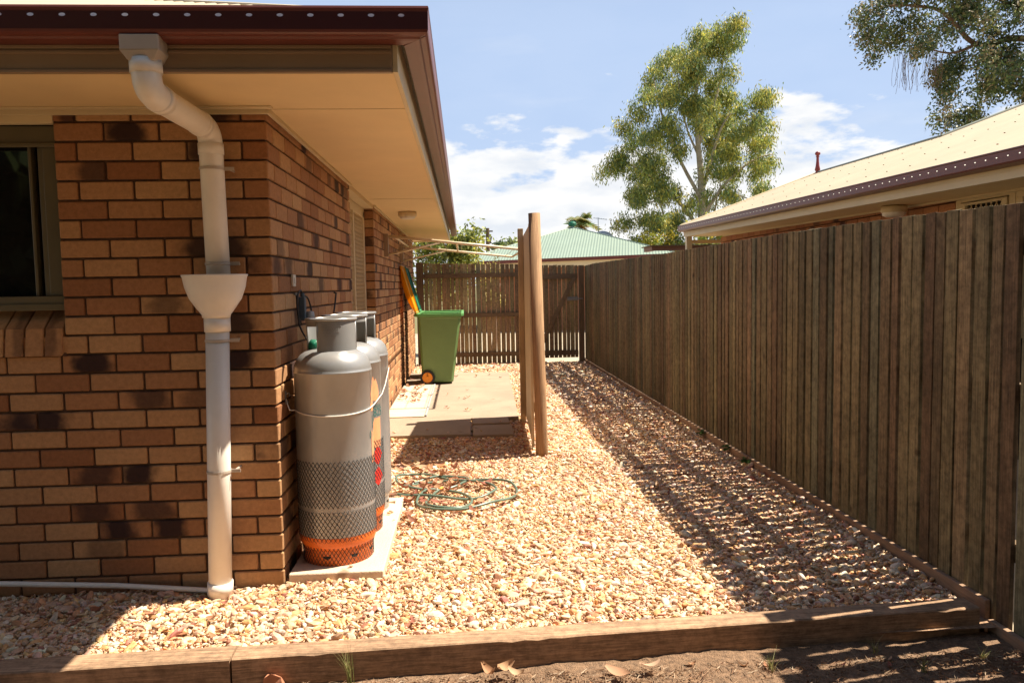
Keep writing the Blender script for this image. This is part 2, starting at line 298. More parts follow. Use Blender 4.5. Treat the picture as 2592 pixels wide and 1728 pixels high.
# brick courses as real chamfered bricks standing proud of raked mortar
class Bricks:
    def __init__(s): s.V = []; s.F = []; s.T = []; s.L = []
    def brick(s, x0, x1, y0, y1, z0, z1, along, dark=None, b=.0045, tone=None):
        j = lambda: random.uniform(-.0012, .0012)
        if along == 'x': y0 += j(); x0 += j(); x1 += j()
        else: x1 += j(); y0 += j(); y1 += j()
        z0 += j()*.6; z1 += j()*.6
        c = ((x0+x1)/2, (y0+y1)/2, (z0+z1)/2); h = ((x1-x0)/2, (y1-y0)/2, (z1-z0)/2)
        n = len(s.V); tone = random.random() if tone is None else tone
        if dark is None:
            r = random.random(); dark = 0 if r > .17 else random.uniform(.45, 1)
        off = random.random()
        for sx in (-1, 1):
            for sy in (-1, 1):
                for sz in (-1, 1):
                    for ax in range(3):
                        q = [sx*h[0], sy*h[1], sz*h[2]]
                        for k in range(3):
                            if k != ax: q[k] -= (sx, sy, sz)[k]*b
                        s.V.append((c[0]+q[0], c[1]+q[1], c[2]+q[2]))
                        s.T.append((tone, dark, off, 1)); u = q[0]/h[0] if along == 'x' else q[1]/h[1]; s.L.append((u, q[2]/h[2], 0))
        def id(sx, sy, sz, ax): return n+(((sx > 0)*2+(sy > 0))*2+(sz > 0))*3+ax
        for ax in range(3):
            for sg in (-1, 1):
                o = [k for k in range(3) if k != ax]; ring = []
                for a, bb in ((-1, -1), (1, -1), (1, 1), (-1, 1)):
                    q = [0, 0, 0]; q[ax] = sg; q[o[0]] = a; q[o[1]] = bb; ring.append(id(*q, ax))
                if (sg > 0) == (ax == 1): ring.reverse()
                s.F.append(tuple(ring))
        for e in range(3):   # edge chamfers
            o = [k for k in range(3) if k != e]
            for a in (-1, 1):
                for bb in (-1, 1):
                    q0 = [0]*3; q1 = [0]*3; q0[e] = -1; q1[e] = 1
                    for q in (q0, q1): q[o[0]] = a; q[o[1]] = bb
                    s.F.append((id(*q0, o[0]), id(*q1, o[0]), id(*q1, o[1]), id(*q0, o[1])))
        for sx in (-1, 1):
            for sy in (-1, 1):
                for sz in (-1, 1): s.F.append(tuple(id(sx, sy, sz, k) for k in range(3)))
    def build(s, name, m, parent):
        me = bpy.data.meshes.new(name); me.from_pydata(s.V, [], s.F)
        me.attributes.new('tone', 'FLOAT_COLOR', 'POINT').data.foreach_set('color', np.array(s.T, 'f').ravel())
        me.attributes.new('loc', 'FLOAT_VECTOR', 'POINT').data.foreach_set('vector', np.array(s.L, 'f').ravel())
        bm = bmesh.new(); bm.from_mesh(me); bmesh.ops.recalc_face_normals(bm, faces=bm.faces); bm.to_mesh(me); bm.free()
        me.materials.append(m); o = bpy.data.objects.new(name, me); C.objects.link(o); o.parent = parent; return o

# ------------------------------------------------------------------ ground
def sheet(name, x0, x1, y0, y1, z, m):
    b = MB(); b.add([(x0, y0, z), (x1, y0, z), (x1, y1, z), (x0, y1, z)], [(0, 1, 2, 3)]); return tag(b.build(name, m), kind='structure')
sheet('ground', -900, 900, -900, 1500, -.16, M['lawn'])
sheet('gravel_bed', -3.4, 3.0, -.70, 10.3, -.028, M['gravbase'])
sheet('neighbour_paving', 3.06, 5.2, -6, 14, -.06, M['pave'])
sheet('back_lane', -9, 14, 10.35, 20.4, -.055, M['pave'])
# soil: lumpy strip in front of the timber edging
nx, ny = 260, 120
xs = np.linspace(-4.2, 4.2, nx); ys = np.linspace(-5.2, -.66, ny)**1 ; 
ys = -.66-(np.linspace(0, 1, ny)**2)*4.6
X, Y = np.meshgrid(xs, ys); Z = -.062+.006*np.sin(X*3.1+Y*5)+.004*np.sin(X*11+Y*7)+rng.normal(0, .0028, X.shape)
V = np.c_[X.ravel(), Y.ravel(), Z.ravel()]; I = np.arange(nx*ny).reshape(ny, nx)
Fq = np.c_[I[:-1, :-1].ravel(), I[1:, :-1].ravel(), I[1:, 1:].ravel(), I[:-1, 1:].ravel()]
tag(raw_mesh('soil', V, Fq, M['soil'], smooth=True), kind='structure')
tag(sheet('garden_soil', -14, 14, -40, -5.1, -.08, M['soil']), kind='structure')

# ------------------------------------------------------------------ the brick house
house = thing('brick_house', 'brown brick house with cream eaves and maroon gutter filling the left side', 'house')
Z0 = .073; CH = .086; ZT = 2.185
spec = {24: [(-.6, 1)], 22: [(-.87, .8)], 18: [(-.4, .9), (-.12, .9)], 23: [(-.23, .9)], 15: [(-.5, .6)], 14: [(-.03, .9)], 12: [(-.8, 1), (-.15, 1)],
        10: [(-.6, .8), (-.28, .5)], 9: [(-1.0, 1), (-1.25, 1)], 6: [(-.85, .8), (-.55, 1)], 4: [(-.78, .8), (-.52, .8)], 3: [(-.68, 1), (-.42, 1)], 1: [(-.1, .6)], 2: [(-.9, .5)], 25: [(-.2, .9), (-.86, .8)]}
B = Bricks()
def course_z(n):
    z0 = Z0+CH*(n-1)+.005; return z0, min(z0+.076, ZT)
for n in range(-1, 26):
    z0, z1 = course_z(n)
    if z1-z0 < .01: continue
    odd = n % 2 == 1
    # front face runs left (-x) from the corner
    x = -.12 if odd else 0.0
    while x > -3.2:
        xl = x-.23; d = 0; cx = (x+xl)/2
        for (dx, dv) in spec.get(n, []):
            if xl-.006 <= dx <= x+.006: d = dv
        a, c_ = xl, x
        if z0 > 1.17 and xl < -.93:
            if x < -.935: break
            a = -.93
        B.brick(a, c_, 0, .11, z0, z1, 'x', dark=d if x > -1.4 else None)
        x = xl-.01
    if odd: B.brick(-.11, 0, 0, .23, z0, z1, 'y', dark=(.8 if n in (3, 7, 17) else 0))
    y = .24 if odd else .12
    while y < 2.5:
        B.brick(-.11, 0, y, min(y+.23, 2.535), z0, z1, 'y'); y += .24
front = B.build('wall', M['brick'], house)
B = Bricks()
for n in range(-1, 26):
    z0, z1 = course_z(n)
    if z1-z0 < .01: continue
    odd = n % 2 == 1
    y = 4.12
    if odd: B.brick(-.23, 0, y, y+.11, z0, z1, 'x'); y += .12
    else: B.brick(-.11, 0, y, y+.23, z0, z1, 'y'); B.brick(-.23, -.12, y, y+.11, z0, z1, 'x'); y += .24
    while y < 9.9: B.brick(-.11, 0, y, min(y+.23, 10.0), z0, z1, 'y'); y += .24
B.build('wall', M['brick'], house)
b = MB(); b.box(-.105, -.012, .012, 2.53, -.2, ZT); b.box(-.93, -.106, .012, .105, -.2, ZT); b.box(-3.3, -.931, .012, .105, -.2, 1.16)
b.box(-.105, -.012, 4.132, 9.995, -.2, ZT); b.box(-.225, -.106, 4.128, 4.225, -.2, ZT)
b.build('mortar', M['mortar'], house)
b = MB(); b.box(-3.25, -.115, .45, 2.4, -.2, 2.187); b.box(-3.3, -.24, 4.3, 9.9, -.2, 2.1); b.box(-3.3, -.3, 1.6, 4.2, -.2, 2.1); b.box(-3.3, -3.0, .12, .44, -.2, 2.1); b.box(-.92, -.115, .12, .44, -.2, 2.187); b.box(-2.99, -.93, .12, .44, 2.1, 2.187); b.build('interior', M['dark'], house)
# sloping brick sill under the window
B = Bricks(); x = -.94
while x > -3.1:
    B.brick(x-.076, x, -.02, .10, 0, .23-.0, 'x', dark=random.choice((0, 0, .5)), tone=random.random()); x -= .086
so_ = B.build('window_sill', M['brick'], house)
for v_ in so_.data.vertices:
    y_, z_ = v_.co.y, v_.co.z
    v_.co.z = 1.155+z_*.72 if y_ > .03 else 1.10+z_*.55
    v_.co.y = y_+(.02 if z_ > .1 else 0)
b = MB(); b.box(-3.1, -.93, .0, .105, 1.1, 1.16); b.build('mortar', M['mortar'], house)
# window
win = MB(); win.box(-2.8, -.93, .045, .10, 2.045, 2.13).box(-2.8, -.93, .03, .044, 2.035, 2.052).box(-2.8, -.93, .03, .10, 1.325, 1.37).box(-2.8, -.93, .02, .03, 1.305, 1.335).box(-1.01, -.93, .05, .10, 1.37, 2.045).box(-1.035, -1.012, .06, .10, 1.37, 2.045).box(-1.075, -1.06, .055, .10, 1.37, 2.045).box(-1.95, -1.9, .05, .10, 1.37, 2.045).box(-2.8, -2.74, .05, .10, 1.37, 2.045)
wf = win.build('window', M['olive'], house, bevel=.003)
b = MB(); b.box(-2.75, -1.06, .085, .089, 1.36, 2.05); b.build('pane', M['glass'], wf)
b = MB()
for k in range(5): b.box(-1.24-.0-k*.03, -1.225-k*.03, .13+.01*(k % 2), .14+.01*(k % 2), 1.35, 2.06)
b.build('curtain', M['blind'], wf)
b = MB(); b.box(-3.2, -.93, .0, .04, 2.132, 2.188); b.build('window_trim', M['cream'], house, bevel=.004)
# security door in the recess of the side wall
door = MB(); door.box(-.16, -.09, 2.54, 2.62, -.02, 2.12).box(-.16, -.09, 4.03, 4.118, -.02, 2.12).box(-.16, -.09, 2.54, 4.118, 2.06, 2.15).box(-.14, -.085, 3.28, 3.34, 0, 2.06).box(-.11, -.075, 2.62, 2.66, .04, 2.06).box(-.11, -.075, 3.24, 3.28, .04, 2.06)
dr = door.build('security_door', M['cream'], house, bevel=.004)
ms = MB()
def lattice(ms, x, y0, y1, z0, z1, py, pz, t=.004):
    H = z1-z0; W = y1-y0; sl = pz/py
    for sg in (1, -1):
        k = -int(H/sl/py)-1
        while True:
            ya = y0+k*py; k += 1
            if ya > y1: break
            # line y = ya + s, z = z0 + s*sl  (sg>0)
            s0 = max(0, y0-ya); s1 = min(H/sl, y1-ya)
            if s1 <= s0: continue
            A = (ya+s0, z0+s0*sl); Bp = (ya+s1, z0+s1*sl)
            if sg < 0: A = (y0+y1-A[0], A[1]); Bp = (y0+y1-Bp[0], Bp[1])
            ms.add([(x, A[0]-t, A[1]), (x, A[0]+t, A[1]), (x, Bp[0]+t, Bp[1]), (x, Bp[0]-t, Bp[1]),
                    (x-.004, A[0]-t, A[1]), (x-.004, A[0]+t, A[1]), (x-.004, Bp[0]+t, Bp[1]), (x-.004, Bp[0]-t, Bp[1])],
                   [(0, 1, 2, 3), (7, 6, 5, 4), (1, 5, 6, 2), (4, 0, 3, 7)])
lattice(ms, -.088, 2.66, 3.24, .04, 2.06, .045, .075); lattice(ms, -.096, 3.34, 4.03, .04, 2.06, .045, .075)
ms.build('door_mesh', M['mesh'], dr)
b = MB(); b.box(-.20, -.17, 2.54, 4.118, 0, 2.1); b.build('door_leaf', M['woodbrown'], dr)
b = MB(); b.box(-.30, -.02, 2.54, 4.118, -.1, .02); b.build('door_step', M['concrete2'], house)
b = MB(); b.box(-.11, 0, 2.537, 4.12, 2.152, 2.187); b.build('lintel_trim', M['cream'], house)
# soffit, trims, fascia, gutter
b = MB(); b.box(-3.3, .64, -.645, .0, 2.188, 2.20); b.box(-.3, .64, .001, 10.3, 2.188, 2.20); b.build('soffit', M['soffit'], house)
b = MB(); b.box(-3.2, .02, -.022, -.002, 2.165, 2.187); b.box(.002, .02, .0, 2.53, 2.168, 2.187); b.box(.002, .02, 4.12, 10.0, 2.168, 2.187); b.box(-3.2, .04, -.075, -.035, 2.181, 2.187); b.box(.02, .62, -.006, .0, 2.1855, 2.1875); b.box(.02, .62, 3.6, 3.606, 2.1855, 2.1875)
b.build('soffit_trim', M['cream'], house, bevel=.002)
b = MB(); b.box(-3.3, .625, -.665, -.647, 2.17, 2.33)
for zc_, hh in ((2.262, .006), (2.243, .006), (2.176, .006)): b.box(-3.3, .622, -.671, -.6651, zc_-hh, zc_+hh)
b.build('fascia', M['fascia'], house, bevel=.002)
b = MB(); b.box(.626, .645, -.66, 10.32, 2.172, 2.33); b.box(-.2, .64, 10.30, 10.32, 2.172, 2.33); b.build('fascia', M['cream'], house, bevel=.002)
def gutter_run(prof, path_fn, name, m, parent):
    V_ = []; F_ = []
    for (o, z) in prof: V_ += [(p[0], p[1], z) for p in path_fn(o)]
    k = len(path_fn(0))
    for i in range(len(prof)-1):
        for j in range(k-1): F_.append((i*k+j, i*k+j+1, (i+1)*k+j+1, (i+1)*k+j))
    b = MB(); b.add(V_, F_); o = b.build(name, m, parent); return o
ZG = 2.376
pf = lambda o: [(-3.3, -.76+o), (.764-o, -.76+o), (.764-o, 10.35)]
lip = [(.016, ZG-.004), (.012, ZG), (0, ZG), (-.003, ZG-.008), (0, ZG-.016), (.0005, ZG-.02)]
gt = gutter_run(lip, pf, 'gutter', M['gutter'], house)
gutter_run([(.0005, ZG-.02), (.001, 2.295)], lambda o: pf(o)[:2], 'gutter_face', M['gutslot_shade'], gt)
gutter_run([(.0005, ZG-.02), (.001, 2.295)], lambda o: pf(o)[1:], 'gutter_face', M['gutter'], gt)
gutter_run([(.001, 2.295), (.004, 2.286), (.012, 2.281), (.03, 2.278), (.036, 2.272), (.05, 2.270), (.093, 2.268), (.093, 2.35)], pf, 'gutter_base', M['gutter'], gt)
b = MB(); b.tube([(.668, -.66, 2.267), (.752, -.745, 2.275)], .002, 6); b.build('gutter_seam', M['gutter'], gt)
# corrugated roofing
def corrugated(name, m, parent, s0, s1, fn_top, mp_, pitch=.076, amp=.006, fn_bot=lambda s: 0, thick=True):
    k = int(abs(s1-s0)/(pitch/6)); V_ = []; F_ = []
    for i in range(k+1):
        s_ = s0+(s1-s0)*i/k; h = amp*math.sin(2*math.pi*s_/pitch)
        V_.append(mp_(s_, fn_bot(s_), h)); V_.append(mp_(s_, max(fn_top(s_), fn_bot(s_)+.001), h))
    for i in range(k): F_.append((2*i, 2*i+2, 2*i+3, 2*i+1))
    b = MB(); b.add(V_, F_); return b.build(name, m, parent, smooth=True)
tp = math.tan(R(21))
rf = corrugated('roof', M['roofc'], house, -3.3, .71, lambda s_: .71-s_, lambda s_, t, h: (s_, -.71+t, ZG-.010+t*tp+h))
corrugated('roof_side', M['roofc'], house, -.71, 10.3, lambda s_: min(s_+.71, 10.3-s_+.001, 4.0), lambda s_, t, h: (.71-t, s_, ZG-.010+t*tp+h))
b = MB(); b.tube([(.71, -.71, ZG-.012), (-2.6, 2.6, ZG-.005+3.31*tp)], .012, 8); b.build('ridge_cap', M['cream'], rf)
b = MB(); b.box(-3.3, .62, -.645, -.63, 2.335, 2.36); b.build('roof_batten', M['railv'], rf)

# soffit light
t = thing('eave_light', 'flat white light fitting fixed under the cream eave', 'light', (.28, 4.85, 2.16))
b = MB(); b.lathe([(0, .026), (.095, .026), (.10, .018), (.10, -.02), (.085, -.028)], (.28, 4.85, 2.16), 28); rel(b.build('housing', M['cream'], None, smooth=True), t)
b = MB(); b.lathe([(.084, -.027), (.082, -.04), (.06, -.05), (0, -.052)], (.28, 4.85, 2.16), 28); rel(b.build('diffuser', M['ink'], None, smooth=True), t)

# ------------------------------------------------------------------ downpipe
dp = thing('downpipe', 'white PVC downpipe with funnel shaped rain head on the front brick wall', 'downpipe', (-.25, -.08, 0))
def arc(a, b_, c, n=7):   # quadratic bend
    a, b_, c = Vector(a), Vector(b_), Vector(c); return [(1-t)**2*a+2*t*(1-t)*b_+t*t*c for t in [i/n for i in range(n+1)]]
b = MB()
path = [Vector((-.246, -.70, 2.20)), Vector((-.245, -.70, 2.155))]+arc((-.2445, -.70, 2.145), (-.2425, -.698, 2.094), (-.240, -.62, 2.092))+arc((-.231, -.165, 2.088), (-.226, -.085, 2.085), (-.223, -.085, 2.02))+[Vector((-.214, -.085, 1.42))]
b.tube(path, .0505, 24); rel(b.build('pipe', M['pvc'], None, smooth=True), dp)
b = MB()
for (a, c_, r_) in (((-.246, -.70, 2.205), (-.245, -.70, 2.158), .0555), ((-.240, -.625, 2.0922), (-.2392, -.575, 2.0918), .054), ((-.232, -.21, 2.0884), (-.231, -.17, 2.088), .054), ((-.223, -.085, 2.022), (-.2223, -.085, 1.975), .054)):
    b = MB(); b.tube([a, c_], r_, 24); rel(b.build('pipe_collar', M['pvc'], None, smooth=True), dp)
b = MB(); b.box(-.312, -.178, -.757, -.655, 2.225, 2.279); b.add([(-.312, -.757, 2.225), (-.178, -.757, 2.225), (-.178, -.655, 2.225), (-.312, -.655, 2.225), (-.292, -.745, 2.195), (-.198, -.745, 2.195), (-.198, -.662, 2.195), (-.292, -.662, 2.195)], [(0, 4, 5, 1), (1, 5, 6, 2), (2, 6, 7, 3), (3, 7, 4, 0), (4, 7, 6, 5)])
rel(b.build('gutter_outlet', M['pvcgrey'], None, bevel=.003), dp)
b = MB(); fc = (-.226, -.104, 0)
b.lathe([(.050, 1.262), (.060, 1.262), (.062, 1.275), (.085, 1.305), (.112, 1.345), (.130, 1.395), (.138, 1.440), (.142, 1.446), (.142, 1.452), (.136, 1.452), (.128, 1.40), (.108, 1.35), (.06, 1.30), (.01, 1.28)], fc, 40, sy=.72)
rel(b.build('rain_head', M['pvc'], None, smooth=True), dp)
b = MB(); b.tube([(-.228, -.09, 1.265), (-.228, -.09, 1.20)], .056, 28); b.tube([(-.229, -.09, 1.20), (-.270, -.09, -.03)], .0505, 28)
b.tube([(-.2688, -.09, .005), (-.2668, -.09, .062)], .056, 28); rel(b.build('lower_pipe', M['pvc'], None, smooth=True), dp)
for z_ in (1.913, 1.499, 1.16, .571):
    b = MB(); xc = -.226-(max(0, 1.26-z_))*.033 if z_ < 1.26 else -.222+(1.95-z_)*.0155; yc = -.085 if z_ > 1.3 else -.09
    b.lathe([(.0535, -.006), (.0545, -.006), (.0545, .006), (.0535, .006)], (xc, yc, z_), 28)
    b.box(xc+.052, xc+.095, yc-.003, yc+.001, z_-.008, z_+.008); b.box(xc+.066, xc+.074, yc+.001, -.001, z_-.004, z_+.004)
    rel(b.build('pipe_clip', M['pvcgrey'], None, bevel=.001), dp)

t = tag(MB().tube([(-1.7, -.035, .10), (-1.268, -.035, .072), (-.745, -.035, .041), (-.34, -.06, .012), (-.30, -.075, .006)], .012, 10).build('conduit', M['pvc'], None, smooth=True), 'thin white conduit lying along the foot of the front brick wall', 'pipe')

# ------------------------------------------------------------------ gas bottles on their slab
tag(MB().box(.02, .46, -.005, 1.28, -.03, .05).build('concrete_pad', M['concrete'], None, bevel=.006), 'small pale concrete pad under the gas bottles', 'concrete pad')
def curved(verts2d, faces, cx, cy, r):
    return [(cx+r*math.cos(a/r), cy+r*math.sin(a/r), z) for a, z in verts2d], faces
def text_mesh(body, size, cx, cy, r, ang, z, m, name, parent, ext=0):
    cu = bpy.data.curves.new('lettering', 'FONT'); cu.body = body; cu.size = size; cu.align_x = 'CENTER'
    o = bpy.data.objects.new('lettering', cu); C.objects.link(o); bpy.context.view_layer.update()
    dg = bpy.context.evaluated_depsgraph_get(); me = bpy.data.meshes.new_from_object(o.evaluated_get(dg)); bpy.data.objects.remove(o)
    bm = bmesh.new(); bm.from_mesh(me); bmesh.ops.triangulate(bm, faces=bm.faces)
    for v_ in bm.verts:
        a = ang+v_.co.x/r; v_.co = Vector((cx+r*math.cos(a), cy+r*math.sin(a), z+v_.co.y))
    bm.to_mesh(me); bm.free(); me.materials.clear(); me.materials.append(m)
    o = bpy.data.objects.new(name, me); C.objects.link(o); rel(o, parent); return o
def wrap_poly(pts, cx, cy, r, ang, z, m, name, parent):
    # outline in (arc length, height), filled and wrapped on the cylinder
    bm = bmesh.new(); vs = [bm.verts.new((a, h, 0)) for a, h in pts]; bm.faces.new(vs)
    bmesh.ops.triangulate(bm, faces=bm.faces)
    bmesh.ops.subdivide_edges(bm, edges=bm.edges, cuts=7, use_grid_fill=True)
    for v_ in bm.verts:
        a = ang+v_.co.x/r; v_.co = Vector((cx+r*math.cos(a), cy+r*math.sin(a), z+v_.co.y))
    bmesh.ops.recalc_face_normals(bm, faces=bm.faces)
    me = bpy.data.meshes.new(name); bm.to_mesh(me); bm.free(); me.materials.append(m)
    o = bpy.data.objects.new(name, me); C.objects.link(o); rel(o, parent); return o
def gas_bottle(cx, cy, label, net=True, orange=True, rot=0, da=-.10, redl=False):
    t = thing('gas_bottle', label, 'gas bottle', (cx, cy, .05), 'tall grey gas bottles beside the brick wall')
    rb = .187
    b = MB(); b.lathe([(.150, .115), (.170, .125), (.183, .15), (rb, .18), (rb, .50), (rb, .975), (rb+.002, .977), (rb+.0025, .980), (rb+.002, .983), (rb, .985), (.1865, .995), (.182, 1.015), (.172, 1.038), (.155, 1.060), (.130, 1.077), (.095, 1.087), (.05, 1.092), (0, 1.093)], (cx, cy, 0), 64)
    rel(b.build('body', M['steel'], None, smooth=True), t)
    b = MB(); b.lathe([(.166, .05), (.168, .052), (.168, .125), (.172, .15), (.164, .15), (.160, .05), (.166, .05)], (cx, cy, 0), 64)
    fr = rel(b.build('foot_ring', M['orange'] if orange else M['steel'], None, smooth=True), t)
    for a in (-1.75, -.95, -.2, .6):
        b = MB(); pts = []
        V_ = [(cx+.1695*math.cos(a+u/.17), cy+.1695*math.sin(a+u/.17), .093+h) for u, h in ((-.022, .006), (.022, .006), (.014, -.006), (0, -.010), (-.014, -.006))]
        b.add(V_, [(0, 4, 3, 2, 1)]); o = b.build('vent_slot', M['dark'], None); rel(o, t)
    if orange:
        b = MB(); b.lathe([(rb-.033+.0, .1155), (.1712, .1245), (.1842, .1495), (rb+.0008, .176), (rb+.0008, .19)], (cx, cy, 0), 64); rel(b.build('orange_band', M['orange'], None, smooth=True), t)
    # collar: guard with two windows, rolled top rim
    b = MB(); n = 72; ro = .118; za, zb, zc_, zd = 1.070, 1.105, 1.200, 1.232
    win = lambda a: any(abs((a-w0+math.pi) % (2*math.pi)-math.pi) < hw for w0, hw in ((R(213)+rot, R(32)), (R(25)+rot, R(26))))
    for k in range(n):
        a0 = 2*math.pi*k/n; a1 = 2*math.pi*(k+1)/n; am = (a0+a1)/2
        segs = [(zc_, zd)] if win(am) else [(za, zd)]
        for (q0, q1) in segs:
            for rr, fl in ((ro, 0), (ro-.004, 1)):
                P = [(cx+rr*math.cos(a0), cy+rr*math.sin(a0), q0), (cx+rr*math.cos(a1), cy+rr*math.sin(a1), q0), (cx+rr*math.cos(a1), cy+rr*math.sin(a1), q1), (cx+rr*math.cos(a0), cy+rr*math.sin(a0), q1)]
                b.add(P, [(0, 1, 2, 3) if not fl else (3, 2, 1, 0)])
    b.v = [tuple(round(c_, 6) for c_ in v_) for v_ in b.v]
    rim = [(cx+(ro+.001)*math.cos(2*math.pi*k/n), cy+(ro+.001)*math.sin(2*math.pi*k/n), zd) for k in range(n)]
    b.tube(rim, .0075, 10, closed=True)
    for w0, hw in ((R(213)+rot, R(32)), (R(25)+rot, R(26))):
        for sg in (-1, 1):
            a = w0+sg*hw; b.tube([(cx+(ro-.002)*math.cos(a), cy+(ro-.002)*math.sin(a), za), (cx+(ro-.002)*math.cos(a), cy+(ro-.002)*math.sin(a), zd)], .005, 6)
    o = b.build('collar', M['steel'], None, smooth=True); rel(o, t)
    bm = bmesh.new(); bm.from_mesh(o.data); bmesh.ops.remove_doubles(bm, verts=bm.verts, dist=1e-5); bm.to_mesh(o.data); bm.free()
    # embossed, unreadable rows of stamping
    b = MB(); rr_ = random.Random(3)
    for row, (z_, wd) in enumerate(((1.214, .11), (1.200, .10), (1.186, .07), (1.172, .075), (1.158, .045))):
        u = -wd/2
        while u < wd/2:
            l_ = rr_.uniform(.003, .009); a0 = -1.45+u/ro; a1 = -1.45+(u+l_)/ro; h_ = rr_.uniform(.004, .0075)
            P = []
            for rr in (ro, ro+.0022):
                for a in (a0, a1):
                    for z2 in (z_, z_+h_): P.append((cx+rr*math.cos(a), cy+rr*math.sin(a), z2))
            b.add(P, [(4, 6, 7, 5), (0, 4, 5, 1), (2, 3, 7, 6), (1, 5, 7, 3), (0, 2, 6, 4)]); u += l_+rr_.uniform(.002, .005)
    rel(b.build('stamping', M['steel'], None), o) if False else rel(b.build('stamping', M['steel'], None), t)
    b = MB(); b.lathe([(.018, 1.07), (.018, 1.12), (.014, 1.125), (.014, 1.15)], (cx, cy, 0), 16); b.tube([(cx, cy, 1.10), (cx-.06, cy-.02, 1.10)], .011, 10); rel(b.build('valve', M['brass'], None, smooth=True), t)
    b = MB(); b.lathe([(0, 1.185), (.024, 1.183), (.028, 1.17), (.028, 1.152), (0, 1.15)], (cx, cy, 0), 16); rel(b.build('handwheel', M['dgreen'], None, smooth=True), t)
    if net:
        NH = 54; rows = 18; z0, z1 = .054, .56; b = MB(); tn = .0015
        def rad(z):
            if z < .115: return .170
            if z < .18: return .170+(rb-.170)*((z-.115)/.065)
            return rb
        tot = (z1-z0)/.0158*(math.pi/NH)
        for (h, sg, za_, zb_) in [(h, sg, q0, q1) for h in range(NH) for sg in (1, -1) for q0, q1 in ((z0, .318), (.336, z1))]:
            if True:
                P = []
                wob = rng.normal(0, .0015)
                for i in range(rows+1):
                    z = za_+(zb_-za_)*i/rows; th = 2*math.pi*h/NH+sg*(z-z0)/.0158*(math.pi/NH)+.03*math.sin(z*9); rr = rad(z)+.0018
                    P.append((cx+rr*math.cos(th), cy+rr*math.sin(th), z, th))
                V_ = []
                for (x, y, z, th) in P:
                    tx, ty = -math.sin(th), math.cos(th); nx_, ny_ = math.cos(th), math.sin(th)
                    V_ += [(x-tx*tn, y-ty*tn, z), (x+nx_*tn, y+ny_*tn, z), (x+tx*tn, y+ty*tn, z)]
                F_ = []
                for i in range(rows): q = i*3; F_ += [(q, q+1, q+4, q+3), (q+1, q+2, q+5, q+4)]
                b.add(V_, F_)
        rel(b.build('protective_net', M['net'], None), t)
    r1 = rb+.0011
    fl = [(-.030, 0), (-.042, .03), (-.030, .06), (-.034, .085), (-.012, .135), (-.004, .105), (.010, .120), (.030, .080), (.042, .040), (.030, 0)]
    if orange:
        wrap_poly(fl, cx, cy, r1, da-.10, .775, M['decal'], 'flame_decal', t)
        wrap_poly([(-.040, .0), (.05, .0), (.05, .16), (-.040, .16)], cx, cy, r1, da-.10, .52, M['decal'], 'orange_stripe', t)
        text_mesh('ORIGIN', .024, cx, cy, r1, da-.0, .735, M['teal'], 'lettering', t)
        text_mesh('825', .062, cx, cy, r1+.0004, da+.05, .69, M['teal'], 'lettering', t)
        text_mesh('07', .05, cx, cy, r1+.0004, da-.29, .645, M['teal'], 'lettering', t)
        if redl: wrap_poly([(0, -.055), (.055, 0), (0, .055), (-.055, 0)], cx, cy, r1, da-.04, .475, M['red'], 'red_label', t)
        if redl: wrap_poly([(0, -.055), (.055, 0), (0, .055), (-.055, 0)], cx, cy, r1, da-.04, .36, M['red'], 'red_label', t)
    return t
gas_bottle(.215, .245, 'nearest grey gas bottle with orange foot and black net, closest to the brick corner', rot=.0, da=.10)
gas_bottle(.215, .665, 'middle grey gas bottle with orange band, half hidden between the two others', rot=R(-57), da=-.42, redl=True)
gas_bottle(.215, 1.085, 'farthest plain grey gas bottle without a net, its handle showing over the others', net=False, orange=False, rot=R(-60))
# restraining wire with its hook
t = thing('restraint_wire', 'thin pale wire looped round the front gas bottle from a hook on the wall', 'wire', (0, .16, .85))
wp = [(.005, .155, .855), (.014, .13, .835), (.03, .10, .81)]
for a in np.linspace(R(206), R(352), 22): wp.append((.215+.1905*math.cos(a), .245+.1905*math.sin(a), .792-.018*math.sin((a-R(206))/R(146)*math.pi)+.006))
wp += [(.4065, .30, .797), (.4075, .45, .799), (.4075, .66, .80), (.4075, .85, .83), (.4075, 1.08, .90)]
b = MB(); b.tube(wp, .0028, 6); rel(b.build('wire', M['pvc'], None, smooth=True), t)
b = MB(); b.box(.0, .004, .145, .165, .83, .895); b.tube([(.004, .155, .88), (.018, .155, .885), (.022, .155, .87)], .003, 6); b.tube([(.004, .155, .85), (.014, .15, .842), (.010, .143, .832)], .003, 6); rel(b.build('hook', M['dsteel'], None), t)
# regulator on the wall with its hoses
t = thing('gas_regulator', 'dark gas regulator with looping black hoses on the side brick wall', 'regulator', (.0, .55, 1.28))
b = MB(); b.box(.004, .035, .515, .56, 1.215, 1.34); b.tube([(.02, .54, 1.34), (.02, .54, 1.36)], .012, 10); rel(b.build('regulator_body', M['bluegrey'], None, bevel=.005), t)
b = MB(); b.lathe([(0, 0), (.02, .0), (.024, .01), (.02, .035), (0, .04)], (.05, .575, 1.225), 14); rel(b.build('changeover_knob', M['grey'], None, smooth=True), t)
b = MB(); b.tube([(.02, .54, 1.36)]+arc((.02, .50, 1.375), (.02, .40, 1.37), (.025, .385, 1.28))+arc((.03, .39, 1.2), (.04, .40, 1.16), (.08, .33, 1.125), 5)+[Vector((.115, .25, 1.115))], .0045, 8)
b.tube([(.022, .55, 1.345)]+arc((.025, .62, 1.34), (.03, .66, 1.33), (.04, .66, 1.27))+[Vector((.05, .63, 1.2))], .0045, 8)
b.tube([(.012, .43, 1.35), (.012, .445, 1.25), (.018, .50, 1.20)], .004, 8); rel(b.build('gas_hose', M['black'], None, smooth=True), t)
